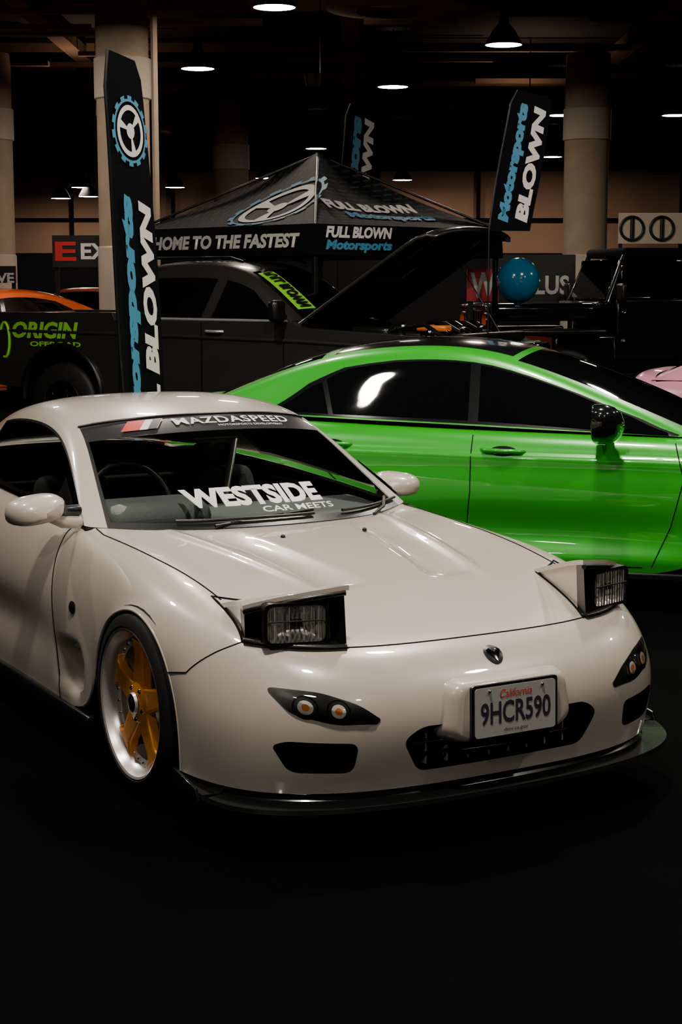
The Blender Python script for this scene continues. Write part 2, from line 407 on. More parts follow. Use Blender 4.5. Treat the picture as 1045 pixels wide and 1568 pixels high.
    def ws(x,i,off=.004):
        xe=Gh.grid([i],[3])[0,0][0]; j=3*abs(x)/xe
        p=Gh.grid([i],[j])[0,0]; 
        for _ in range(3):
            j=j+(abs(x)-p[0])*3/xe; p=Gh.grid([i],[max(j,0)])[0,0]
        a=Gh.grid([i+.02],[max(j,0)])[0,0]; b=Gh.grid([i],[max(j,0)+.05])[0,0]
        n=Vector(b-p).cross(Vector(a-p)).normalized(); 
        if n.z<0:n=-n
        P=Vector(p)+n*off
        return Vector((P.x if x>=0 else -P.x,P.y,P.z))
    textm('decal_westside','WESTSIDE',lambda a,b:ws(-.345+.56*a,.30+.30*b),DECALW,E,bold=.05,spacing=1.03,sub=.3)
    textm('decal_car_meets','CAR MEETS',lambda a,b:ws(-.075+.32*a,.185+.085*b),DECALW,E,bold=.012,sub=.4)
    textm('decal_banner','MAZDASPEED',lambda a,b:ws(-.175+.55*a,1.745+.155*b,.004),DECALW,E,bold=.02,sub=.3,spacing=1.08)
    textm('decal_banner_small','MOTORSPORTS DEVELOPMENT',lambda a,b:ws(.0+.32*a,1.67+.04*b),DECALW,E,sub=.6)
    for nm,xa,xb,m_ in(('logo_red',-.40,-.33,DECALR),('logo_white',-.33,-.26,DECALW),('logo_black',-.298,-.262,DECALK)):
        q=[(xa,1.70),(xb,1.70),(xb+.055,1.92),(xa+.055,1.92)]
        V=[];F=[]
        for a in range(5):
            for b in range(4):
                s_=a/4;t_=b/3; x=(q[0][0]*(1-s_)+q[1][0]*s_)*(1-t_)+(q[3][0]*(1-s_)+q[2][0]*s_)*t_; V.append(ws(x,1.70+.22*t_,.005 if m_ is not DECALK else .0062))
        for a in range(4):
            for b in range(3): F.append((a*4+b,(a+1)*4+b,(a+1)*4+b+1,a*4+b+1))
        add('decal_'+nm,V,F,m_,E)
    tube('windshield_seal',[ws(-x,1.99,.002) for x in ls(-.52,.52,20)],.006,TRIM,E)
    tube('wiper_arm_1',[(-.30,.52,.81),(-.05,.55,.825),ws(.12,.12,.02)],.006,TRIM,E)
    tube('wiper_blade_1',[ws(x,.09,.012) for x in ls(-.42,.12,10)],.006,TRIM,E)
    tube('wiper_blade_2',[ws(x,.09+.05*(x-.2),.012) for x in ls(.26,.64,10)],.006,TRIM,E)
    tube('wiper_arm_2',[(.42,.56,.80),(.5,.62,.82),ws(.55,.15,.02)],.007,TRIM,E)
    for x in(-.13,.22): spheres('washer_nozzle_%s'%('a' if x<0 else 'b'),[(x,.30,.785)],.010,TRIM,E,8)
    box('cabin_floor',(0,1.4,.25),(1.4,2.2,.05),DARK,E)
    box('dashboard',(0,.95,.73),(1.34,.42,.14),DASH,E,.06,rot=(.05,0,0))
    box('instrument_binnacle',(-.40,.90,.81),(.44,.28,.13),DASH,E,.06)
    tube('steering_wheel',[(-.36+.18*math.cos(a),1.20+.06*math.sin(a),.81+.17*math.sin(a)) for a in [2*math.pi*i/32 for i in range(32)]],.014,TRIM,E,True)
    box('steering_hub',(-.36,1.17,.80),(.12,.05,.08),TRIM,E,.02)
    for x,t in((-.36,'r'),(.36,'l')):
        box('seat_base_'+t,(x,1.55,.42),(.48,.5,.18),SEAT,E,.06)
        box('seat_back_'+t,(x,1.82,.66),(.42,.14,.44),SEAT,E,.06,rot=(-.3,0,0),taper=.8)
        box('headrest_'+t,(x,1.93,.92),(.20,.09,.11),SEAT,E,.04,rot=(-.2,0,0))
    box('rear_bulkhead',(0,2.3,.62),(1.3,.1,.36),DARK,E,.03)
    for s in(-1,1): box('door_card_%d'%(s+1),(s*.70,1.4,.58),(.05,1.3,.44),DARK,E,.02)
    tube('seat_belt',[(.5,1.95,1.05),(.42,1.85,.9),(.28,1.7,.6)],.018,LIPM,E)
    box('rear_mirror',(0,1.14,1.10),(.22,.03,.06),TRIM,E,.015)
    # ---------------- pop-up lamps
    def lamp(side,t):
        def uv(a,b): return 6.38-1.48*a-.18*a*b,(2.75-.68*a)*(1-b)+(4.2+.12*a)*b
        hinge=Vector((0,-.33,.675)); R=Matrix.Rotation(-math.radians(27),3,'X')
        n=12
        def base(a,b): return S(*uv(a,b))
        def up(a,b,dz=0):
            p=base(a,b)-hinge; p=R@p+hinge+Vector((0,0,.004+dz)); return p
        sd=lambda p:Vector((side*p.x,p.y,p.z))
        V=[];F=[]
        for L,dz in((0,0),(1,-.016)):
            for i in range(n+1):
                for j in range(n+1): V.append(sd(up(i/n*1.04,j/n,dz)))
        N=(n+1)**2
        for i in range(n):
            for j in range(n):
                a=i*(n+1)+j; F.append((a,a+1,a+n+2,a+n+1)); F.append((N+a,N+a+n+1,N+a+n+2,N+a+1))
        for k in range(n):
            for (p,q) in((k,k+1),(n*(n+1)+k,n*(n+1)+k+1),(k*(n+1),(k+1)*(n+1)),(k*(n+1)+n,(k+1)*(n+1)+n)):
                F.append((p,q,q+N,p+N))
        recalc(add('lamp_lid_'+t,V,F,WHITE,E,angle=40))
        per=[base(0,b) for b in ls(0,1,8)]+[base(a,1) for a in ls(0,1,10)]+[base(1,b) for b in ls(1,0,10)]+[base(a,0) for a in ls(1,0,10)]
        tube('lamp_opening_gap_'+t,[sd(p) for p in per],.0045,DARK,E)
        for b,nm in((.03,'inner'),(.97,'outer')):
            V=[];F=[]
            for i in range(n+1):
                a=.80*i/n; V.append(sd(up(a,b,-.008))); V.append(sd(base(a,b)+Vector((0,0,-.02))))
            for i in range(n): F.append((2*i,2*i+1,2*i+3,2*i+2))
            add('lamp_side_%s_%s'%(nm,t),V,F,WHITE,E)
        V=[];F=[]
        for i in range(n+1):
            b=.02+.96*i/n
            V+=[sd(up(.78,b,-.016)),sd(base(.78,b)+Vector((0,0,-.03)))]
        for i in range(n): F.append((2*i,2*i+1,2*i+3,2*i+2))
        add('lamp_face_'+t,V,F,TRIM,E)
        V=[];F=[]
        for i in range(n+1):
            b=.02+.96*i/n; V+=[sd(base(.76,b)+Vector((0,0,.003))),sd(base(1.0,b)+Vector((0,-.006,.006)))]
        for i in range(n): F.append((2*i,2*i+1,2*i+3,2*i+2))
        add('lamp_tray_'+t,V,F,TRIM,E)
        for bb,nm in((.02,'in'),(.98,'out')):
            wall=[up(.78,bb,-.012),base(.78,bb),base(1.0,bb)+Vector((0,-.006,.0)),up(1.0,bb,-.012)]
            add('lamp_cheek_%s_%s'%(nm,t),[sd(p) for p in wall],[(0,1,2,3)],TRIM,E,smooth=False)
        tube('lamp_sill_'+t,[sd(base(1.0,b)+Vector((0,-.004,.004))) for b in ls(.02,.98,12)],.013,TRIM,E)
        tube('lamp_lid_lip_'+t,[sd(up(1.02,b,-.022)) for b in ls(.02,.98,12)],.010,TRIM,E)
        c=(up(.97,.47)+base(.97,.47))/2; ex=(base(.99,.85)-base(.99,.05)); ex.z=0; ex.normalize()
        ex=(ex+Vector((.9,0,0))).normalized(); nz=Vector((0,0,1)); fw=ex.cross(nz)
        if fw.y>0: fw=-fw
        c=c+fw*.008+Vector((-.004,0,-.008))
        def fr(a,b,d): return sd(c+ex*a+nz*b+fw*d)
        def ringstrip(name,r0,r1,m_):
            V=[];F=[];A=rpoly([(-r0[0],-r0[1]),(r0[0],-r0[1]),(r0[0],r0[1]),(-r0[0],r0[1])],r0[2]);B=rpoly([(-r1[0],-r1[1]),(r1[0],-r1[1]),(r1[0],r1[1]),(-r1[0],r1[1])],r1[2])
            for p in A: V.append(fr(p[0],p[1],r0[3]))
            for p in B: V.append(fr(p[0],p[1],r1[3]))
            k=len(A)
            for i in range(k): F.append((i,(i+1)%k,k+(i+1)%k,k+i))
            return add(name,V,F,m_,E)
        A_,B_=.092,.058
        ringstrip('lamp_bezel_outer_'+t,(A_+.014,B_+.010,.03,-.05),(A_+.010,B_+.008,.03,.014),TRIM)
        ringstrip('lamp_bezel_front_'+t,(A_+.010,B_+.008,.03,.014),(A_-.002,B_-.002,.022,.014),TRIM)
        V=[];F=[];m2=18
        for i in range(m2+1):
            for j in range(m2+1):
                a=-1+2*i/m2;b=-1+2*j/m2; d=-.030*(1-max(abs(a),abs(b))**2)+.002*math.sin(i*2.1)
                V.append(fr(a*A_,b*B_,d+.008))
        for i in range(m2):
            for j in range(m2): q=i*(m2+1)+j; F.append((q,q+1,q+m2+2,q+m2+1))
        add('lamp_reflector_'+t,V,F,REFL,E)
        V=[];F=[];m2=60
        for i in range(m2+1):
            for j in range(3):
                a=-1+2*i/m2;b=-1+j; V.append(fr(a*A_,b*B_,.013+.0018*math.sin(i*1.3)+.004*(1-a*a)))
        for i in range(m2):
            for j in range(2): q=i*3+j; F.append((q,q+1,q+4,q+3))
        add('lamp_lens_'+t,V,F,LENS,E)
        tube('lamp_bulb_'+t,[fr(-.02,0,-.005),fr(.02,0,-.005)],.012,TRIM,E)
        tube('lamp_lens_bar_'+t,[fr(-A_*.95,.010,.017),fr(A_*.95,.010,.017)],.0028,TRIM,E)
        for kk in range(7): tube('lamp_flute_%d_%s'%(kk,t),[fr(-A_*.75+.25*A_*kk,-B_*.9,.0165),fr(-A_*.75+.25*A_*kk,B_*.9,.0165)],.0011,LIPM,E,res=1)
    lamp(-1,'r'); lamp(1,'l')
    # ---------------- turn signals
    for s,t in((-1,'r'),(1,'l')):
        P=rpoly([(s*.735,.515),(s*.685,.44),(s*.57,.41),(s*.45,.407),(s*.44,.42),(s*.50,.465),(s*.60,.502)],.03)
        decal('turn_signal_bed_'+t,bv,P,TRIM,E,off=.0025,rings=8)
        Q=[(s*.60+(p[0]-s*.60)*.93,.457+(p[1]-.457)*.90) for p in P]
        for k,x in enumerate((.645,.56)):
            for r_,m_,o_ in((.033,CHROME,.0032),(.029,TRIM,.004),(.020,REFL,.0048),(.010,AMBER,.0056)):
                c=[(s*x+r_*math.cos(a),.460-.012*k+r_*math.sin(a)) for a in [2*math.pi*i/24 for i in range(24)]]
                decal('signal_cup_%s_%d_%d'%(t,k,int(r_*1000)),bv,c,m_,E,off=o_,rings=3)
        decal('turn_signal_lens_'+t,bv,Q,LENS,E,off=.008,bulge=.010,rings=8)
        c=[(.58+.032*math.cos(a),.545+.022*math.sin(a)) for a in [2*math.pi*i/24 for i in range(24)]]
        decal('side_marker_'+t,bv,c,TRIM,E,off=.003,bulge=.008,ax='x',sgn=s,rings=4)
    c=[(.032*math.cos(a)*(1+.2*math.sin(a)),.556+.024*math.sin(a)) for a in [2*math.pi*i/28 for i in range(28)]]
    decal('emblem_badge',bv,c,TRIM,E,off=.003,bulge=.005,rings=4)
    c=[(-.027,.566),(-.012,.570),(0,.560),(.012,.570),(.027,.566),(.012,.550),(0,.538),(-.012,.550)]
    decal('emblem_center',bv,c,CHROME,E,off=.009,rings=2,bulge=.002)
    ped=rpoly([(-.20,.50),(-.225,.36),(-.17,.325),(.17,.325),(.225,.36),(.20,.50)],.045)
    V=[];n=len(ped)
    for k,(sc,y) in enumerate(((1.14,-.90),(1.08,-.94),(1.0,-.960),(.92,-.963))):
        for p in ped: V.append((p[0]*sc,y,.42+(p[1]-.42)*sc))
    F=[]
    for k in range(3):
        for i in range(n): F.append((k*n+i,k*n+(i+1)%n,(k+1)*n+(i+1)%n,(k+1)*n+i))
    F.append(tuple(3*n+i for i in range(n)))
    recalc(add('plate_pedestal',V,F,WHITE,E))
    PT=.03
    def pm(x,z,d): return Vector((x,-.978-d+PT*(z-.413),z))
    def plate(name,hw,hh,d,m_,th):
        q=rpoly([(-hw,-hh),(hw,-hh),(hw,hh),(-hw,hh)],.012)
        V=[pm(a,.413+b,d) for a,b in q]+[pm(a,.413+b,d-th) for a,b in q]; n=len(q)
        F=[tuple(range(n)),tuple(range(2*n-1,n-1,-1))]+[(i,(i+1)%n,n+(i+1)%n,n+i) for i in range(n)]
        add(name,V,F,m_,E,smooth=False)
    plate('plate_frame',.162,.086,0,TRIM,.012); plate('license_plate',.152,.077,.003,PLATE,.004)
    textm('plate_number','9HCR590',lambda a,b:pm(-.132+.264*a,.374+.070*b,.0045),PLATEB,E,bold=.018,sub=0)
    textm('plate_state','California',lambda a,b:pm(-.06+.12*a,.453+.026*b,.0045),DECALR,E,sub=0,shear=.2)
    textm('plate_web','dmv.ca.gov',lambda a,b:pm(-.045+.09*a,.345+.014*b,.0045),PLATEB,E,sub=0)
    spheres('plate_bolts',[tuple(pm(x,.478,.005)) for x in(-.1,.1)],.006,CHROME,E,8)
    # ---------------- splitter
    o1=[(0,-.975),(.30,-.965),(.52,-.93),(.70,-.865),(.82,-.77),(.885,-.65),(.905,-.52),(.90,-.40)]
    o1=[tuple(Surf([[ (a,b,0) for a,b in o1]]*2)(0.,t)[:2]) for t in ls(0,7,40)]
    full=[(-x,y) for x,y in o1[::-1]]+o1[1:]
    V=[];F=[];n=len(full)
    def rise(y): return .035*max(0,(y+.72)/.32)**1.5 if y>-.72 else 0
    for x,y in full:
        r_=rise(y); V+= [(x,y,.150+r_),(x*.995,y+.004,.163+r_),(x*.93,y+.07 if y<-.6 else y,.166+r_*.3),(x*.9,y+.10 if y<-.6 else y,.20),(x*.9,y+.12 if y<-.6 else y,.15)]
    for i in range(n-1):
        for k in range(5): a=i*5+k;b=i*5+(k+1)%5; F.append((a,a+5,b+5,b))
    recalc(add('front_splitter',V,F,CARBON,E,angle=30))
    for s in(-1,1):
        prism('splitter_fin_%d'%(s+1),[(-.42,.16),(-.60,.155),(-.58,.19),(-.42,.215)],CARBON,E,'x',s*.895,s*.905,bv=.002)
        box('side_skirt_%d'%(s+1),(s*.85,1.2,.155),(.06,1.62,.06),CARBON,E,.015)
    def mirror(c,ang,t,s,k0=1.):
        V=[];F=[];n=24
        prof=[(0,.0),(.012,.45),(.03,.74),(.06,.93),(.10,1.),(.125,.98),(.128,.90),(.115,.88)]
        R=Matrix.Rotation(ang,3,'Z')
        for d,k in prof:
            for i in range(n):
                a=2*math.pi*i/n; ca=math.copysign(abs(math.cos(a))**.7,math.cos(a)); sa=math.copysign(abs(math.sin(a))**.75,math.sin(a))
                V.append(R@Vector((.112*k*ca*k0,d-.06,.055*k*sa*k0-.012*(1-k)+.010*ca*(-s)))+Vector(c))
        for j in range(len(prof)-1):
            for i in range(n): F.append((j*n+i,j*n+(i+1)%n,(j+1)*n+(i+1)%n,(j+1)*n+i))
        recalc(add('mirror_shell_'+t,V,F,WHITE,E,angle=50))
        V2=[R@Vector((.098*k0*math.cos(2*math.pi*i/n),.055,.047*k0*math.sin(2*math.pi*i/n)))+Vector(c) for i in range(n)]
        add('mirror_glass_'+t,V2,[tuple(range(n))],CHROME,E)
        tube('mirror_stalk_'+t,[(c[0]-s*.05,c[1]+.02,c[2]-.025),(s*.80,c[1]+.03,c[2]-.05),(s*.73,c[1]+.05,c[2]-.06)],.026,WHITE,E)
        tube('mirror_stalk_top_'+t,[(c[0]-s*.085,c[1]+.0,c[2]+.004),(s*.80,c[1]+.03,c[2]-.012),(s*.73,c[1]+.05,c[2]-.015)],.022,TRIM,E)
        add('mirror_sail_'+t,[(s*.735,.86,.815),(s*.725,1.10,.85),(s*.665,1.11,.955),(s*.70,.95,.88)],[(0,1,2,3)],TRIM,E,smooth=False)
    mirror((-.90,.76,.880),.12,'r',-1); mirror((.79,1.0,.85),-.75,'l',1,.9)
    for s,t in((-1,'r'),(1,'l')):
        for y,q in((-.01,'f'),(2.425,'b')):
            wheel(E,q+t,s*.870,y,.322,.322,.250,.235,s,GOLD,LIPM)
            liner(E,q+t,y-.02 if q=='f' else y,.28,.375,s*.855,s*.45)
    for s in(-1,1):
        pts=[defo(S.grid([u],[7]))[0,0] for u in ls(0,10,60)]
        tube('arch_lip_f_%d'%(s+1),[(s*p[0]-s*.004,p[1],p[2]) for p in pts],.006,WHITE,E)
    box('chassis_floor',(0,1.1,.16),(1.5,3.6,.04),DARK,E)
    return E
# ============================================================ SEDAN
def sedan(name,paint,loc,rz,sc=1.,pano=True):
    E=empty(name,loc,rz); E.scale=(sc,sc,sc)
    def row(z,pts): return [(p[0],p[1],p[2] if len(p)>2 else z) for p in pts]
    C=[row(.2,[(0,-.84),(.3,-.83),(.5,-.80),(.66,-.75),(.80,-.64),(.87,-.52),(.89,-.44),(.90,-.39)]),
    row(.45,[(0,-.88),(.3,-.87),(.5,-.84),(.67,-.78),(.80,-.67),(.87,-.54),(.895,-.43),(.905,-.36,.43)]),
    row(.66,[(0,-.86),(.3,-.85),(.5,-.82),(.66,-.74),(.78,-.62),(.85,-.48),(.885,-.33,.64),(.905,-.24,.61)]),
    row(.77,[(0,-.76),(.3,-.75),(.5,-.72),(.64,-.64),(.75,-.5),(.82,-.35),(.87,-.2,.73),(.905,-.12,.68)]),
    row(.85,[(0,-.40),(.3,-.40),(.5,-.38),(.64,-.34),(.74,-.28),(.82,-.17,.83),(.875,-.05,.77),(.905,0,.70)]),
    row(.90,[(0,-.05),(.3,-.04),(.5,0.,.895),(.64,.04,.89),(.74,.1,.88),(.83,.15,.86),(.885,.14,.79),(.905,.12,.68)]),
    row(.94,[(0,.18),(.3,.2),(.5,.24,.925),(.64,.28,.915),(.74,.34,.90),(.84,.38,.875),(.895,.36,.75),(.905,.28,.57)]),
    row(.95,[(0,.28),(.3,.3),(.5,.36,.935),(.64,.43,.92),(.745,.52,.91),(.85,.58,.865),(.905,.56,.6),(.90,.36,.2)]),
    row(.9,[(0,1.2),(.3,1.2),(.5,1.2),(.64,1.2),(.75,1.15,.93),(.86,1.12,.87),(.92,1.1,.6),(.895,1.0,.18)]),
    row(.9,[(0,1.7),(.3,1.7),(.5,1.7),(.64,1.7),(.755,1.7,.945),(.865,1.7,.88),(.92,1.7,.6),(.895,1.6,.18)]),
    row(.9,[(0,2.2),(.3,2.2),(.5,2.2),(.64,2.2),(.755,2.2,.965),(.86,2.15,.895),(.915,2.1,.62),(.90,2.26,.2)]),
    row(.9,[(0,2.5),(.3,2.5),(.5,2.5),(.64,2.5),(.75,2.5,.98),(.86,2.45,.91),(.91,2.4,.72),(.91,2.38,.6)]),
    row(.9,[(0,2.8),(.3,2.8),(.5,2.8),(.64,2.8),(.74,2.8,.985),(.85,2.75,.92),(.905,2.65,.78),(.91,2.63,.70)]),
    row(1.0,[(0,3.05),(.3,3.05),(.5,3.05),(.62,3.05),(.71,3.05,.99),(.82,3.0,.93),(.895,2.9,.75),(.905,2.88,.6)]),
    row(1.04,[(0,3.3),(.3,3.3),(.5,3.3,1.03),(.6,3.3,1.01),(.68,3.28,.98),(.79,3.2,.9),(.87,3.1,.7),(.90,3.0,.3)]),
    row(1.06,[(0,3.56),(.3,3.55),(.5,3.52,1.03),(.6,3.48,1.0),(.70,3.42,.94),(.78,3.35,.85),(.84,3.25,.6),(.88,3.1,.28)]),
    row(.7,[(0,3.62),(.3,3.6),(.5,3.57),(.62,3.52),(.73,3.43),(.80,3.33),(.85,3.22,.5),(.88,3.12,.25)]),
    row(.25,[(0,3.58),(.3,3.56),(.5,3.53),(.62,3.48),(.73,3.39),(.80,3.3),(.85,3.2,.22),(.88,3.13,.2)])]
    S=Surf(C)
    def defo(G):
        G=G.copy(); x=G[...,0];y=G[...,1];z=G[...,2]
        side=(x>.78)
        zc=.785+.012*y
        k=np.where(z<zc,np.exp(-((z-zc)/.045)**2),np.exp(-((z-zc)/.012)**2))
        G[...,0]=x+side*(.014*k-.032*np.exp(-((z-.42)/.10)**2)*np.exp(-((y-1.4)/.95)**2)+.018*np.exp(-((z-.27)/.05)**2)*np.exp(-((y-1.3)/1.)**4))
        return G
    body=sym('body_shell',S,ls(0,17,137),ls(0,7,127),lambda u,v:-1 if(7<u<14 and v<4) else 0,[paint,DARK],E,defo)
    bv=bvh_of(body)
    H=[[(0,.30,.95),(.3,.32,.945),(.5,.37,.935),(.66,.44,.92),(.72,.48,.915),(.74,.51,.912),(.75,.54,.912)],
    [(0,.82,1.18),(.27,.84,1.175),(.46,.89,1.155),(.60,.96,1.13),(.65,.98,1.11),(.71,.98,1.01),(.752,.98,.925)],
    [(0,1.36,1.36),(.25,1.38,1.355),(.42,1.41,1.34),(.545,1.45,1.31),(.60,1.47,1.285),(.68,1.45,1.12),(.755,1.45,.94)],
    [(0,1.8,1.415),(.25,1.8,1.41),(.42,1.8,1.395),(.54,1.8,1.37),(.595,1.8,1.335),(.68,1.8,1.14),(.758,1.8,.955)],
    [(0,2.3,1.39),(.25,2.3,1.385),(.41,2.3,1.37),(.53,2.3,1.34),(.585,2.3,1.305),(.67,2.25,1.13),(.757,2.2,.965)],
    [(0,2.65,1.31),(.24,2.65,1.305),(.40,2.65,1.29),(.52,2.65,1.26),(.57,2.65,1.23),(.66,2.6,1.11),(.752,2.55,.98)],
    [(0,3.0,1.17),(.24,3.0,1.165),(.40,3.0,1.15),(.52,3.0,1.13),(.58,3.0,1.11),(.65,2.95,1.05),(.72,2.9,.985)],
    [(0,3.3,1.04),(.24,3.3,1.035),(.42,3.3,1.02),(.55,3.3,1.0),(.6,3.3,.99),(.64,3.3,.985),(.68,3.3,.98)]]
    Gh=Surf(H)
    def gm(u,v):
        if v<3:
            if u<2: return 2 if (v>2.9 or u<.1) else 1
            if 4.7<u<6.7: return 1 if v<2.75 else 0
            if pano and 2.1<u<4.5 and v<2.6: return 3
        return 0
    sym('cabin_and_glass',Gh,ls(0,7,141),ls(0,6,91),gm,[paint,TINT,TRIM,BLACKP],E)
    for s,t in((-1,'r'),(1,'l')):
        ppatch('window_surround_'+t,Gh,[(.02,5.93),(.06,4.9),(.5,4.3),(1.2,4.1),(2.3,4.02),(3.6,4.02),(4.3,4.15),(4.9,4.62),(5.5,5.45),(5.62,5.75),(5.5,5.93),(3,5.95)],.003,BLACKP,E,s,14)
        ppatch('window_front_'+t,Gh,[(.12,5.86),(.18,5.1),(.6,4.45),(1.3,4.2),(2.45,4.12),(2.45,5.86)],.0055,TINT,E,s,8)
        ppatch('window_rear_'+t,Gh,[(2.60,4.12),(3.6,4.12),(4.25,4.25),(4.6,4.55),(4.6,5.86),(2.60,5.86)],.0055,TINT,E,s,8)
        ppatch('window_quarter_'+t,Gh,[(4.68,4.65),(4.85,4.75),(5.4,5.5),(5.45,5.8),(4.68,5.86)],.0055,TINT,E,s,5)
        def line(nm,P,r=.003,m_=DARK):
            pts=[]
            for (a,b),(c,d) in zip(P[:-1],P[1:]):
                for k in range(12):
                    y=a+(c-a)*k/12;z=b+(d-b)*k/12; h=bv.ray_cast(Vector((s*3,y,z)),Vector((-s,0,0)))
                    if h[0]: pts.append(h[0])
            if len(pts)>1: tube(nm+t,pts,r,m_,E,res=2)
        line('seam_b_',[(1.62,.925),(1.62,.60),(1.66,.22)])
        line('seam_a_',[(.55,.88),(.50,.70),(.56,.45),(.66,.22)])
        line('seam_c_',[(2.62,.93),(2.5,.78),(2.28,.58),(2.2,.3)])
        line('seam_sill_',[(.70,.235),(1.4,.23),(2.2,.25)])
        for y,nm in((1.45,'front'),(2.4,'rear')):
            zz=.825+.02*(y-1.45)
            h=bv.ray_cast(Vector((s*3,y,zz)),Vector((-s,0,0))); x=abs(h[0].x) if h[0] else .9
            tube('handle_%s_%s'%(nm,t),[(s*(x-.01),y-.115,zz-.002),(s*(x+.022),y-.09,zz),(s*(x+.030),y,zz+.002),(s*(x+.022),y+.09,zz+.004),(s*(x-.01),y+.115,zz+.004)],.013,paint,E)
            c=[(y+.075*math.cos(a),zz+.026*math.sin(a)) for a in [2*math.pi*i/24 for i in range(24)]]
            decal('handle_cup_%s_%s'%(nm,t),bv,c,BLACKP,E,off=.0008,ax='x',sgn=s,rings=3)
        V=[];F=[];n=24
        for j,(d,k) in enumerate(((0,.15),(.02,.62),(.05,.86),(.09,1.),(.15,1.),(.16,.94))):
            for i in range(n):
                a=2*math.pi*i/n; ca=math.copysign(abs(math.cos(a))**.65,math.cos(a)); sa=math.copysign(abs(math.sin(a))**.75,math.sin(a))
                V.append((s*(1.0+.165*k*ca),.80+d,.99+.100*k*sa+.028*k*ca))
        for j in range(5):
            for i in range(n): F.append((j*n+i,j*n+(i+1)%n,(j+1)*n+(i+1)%n,(j+1)*n+i))
        F.append(tuple(5*n+i for i in range(n)));F.append(tuple(range(n)))
        add('mirror_'+t,V,F,BLACKP,E,angle=50)
        tube('mirror_arm_'+t,[(s*.78,.90,.92),(s*.88,.88,.925),(s*.94,.87,.94)],.024,BLACKP,E)
        for y,q in((0,'f'),(2.63,'b')):
            wheel(E,q+t,s*.90,y,.33,.33,.24,.235,s,TRIM,TRIM,rivets=False)
            liner(E,q+t,y,.33,.375,s*.89,s*.5)
        P=rpoly([(s*.84,.68),(s*.80,.60),(s*.50,.61),(s*.52,.66)],.02)
        decal('headlamp_'+t,bv,P,CHROME,E,off=.004,rings=6)
        P=rpoly([(s*.74,.90),(s*.74,.78),(s*.35,.80),(s*.35,.88)],.02)
        decal('tail_lamp_'+t,bv,P,DECALR,E,off=.004,rings=6,sgn=1,far=5)
    P=rpoly([(-.42,.66),(-.35,.38),(.35,.38),(.42,.66)],.04); decal('grille',bv,P,TRIM,E,off=.004,rings=8)
    box('chassis_floor',(0,1.35,.22),(1.6,3.6,.06),DARK,E); box('cabin_fill',(0,1.9,.6),(1.45,2.3,.6),DARK,E,.05)
    box('sill_r',(-.88,1.3,.185),(.05,1.8,.05),TRIM,E,.015); box('sill_l',(.88,1.3,.185),(.05,1.8,.05),TRIM,E,.015)
    return E
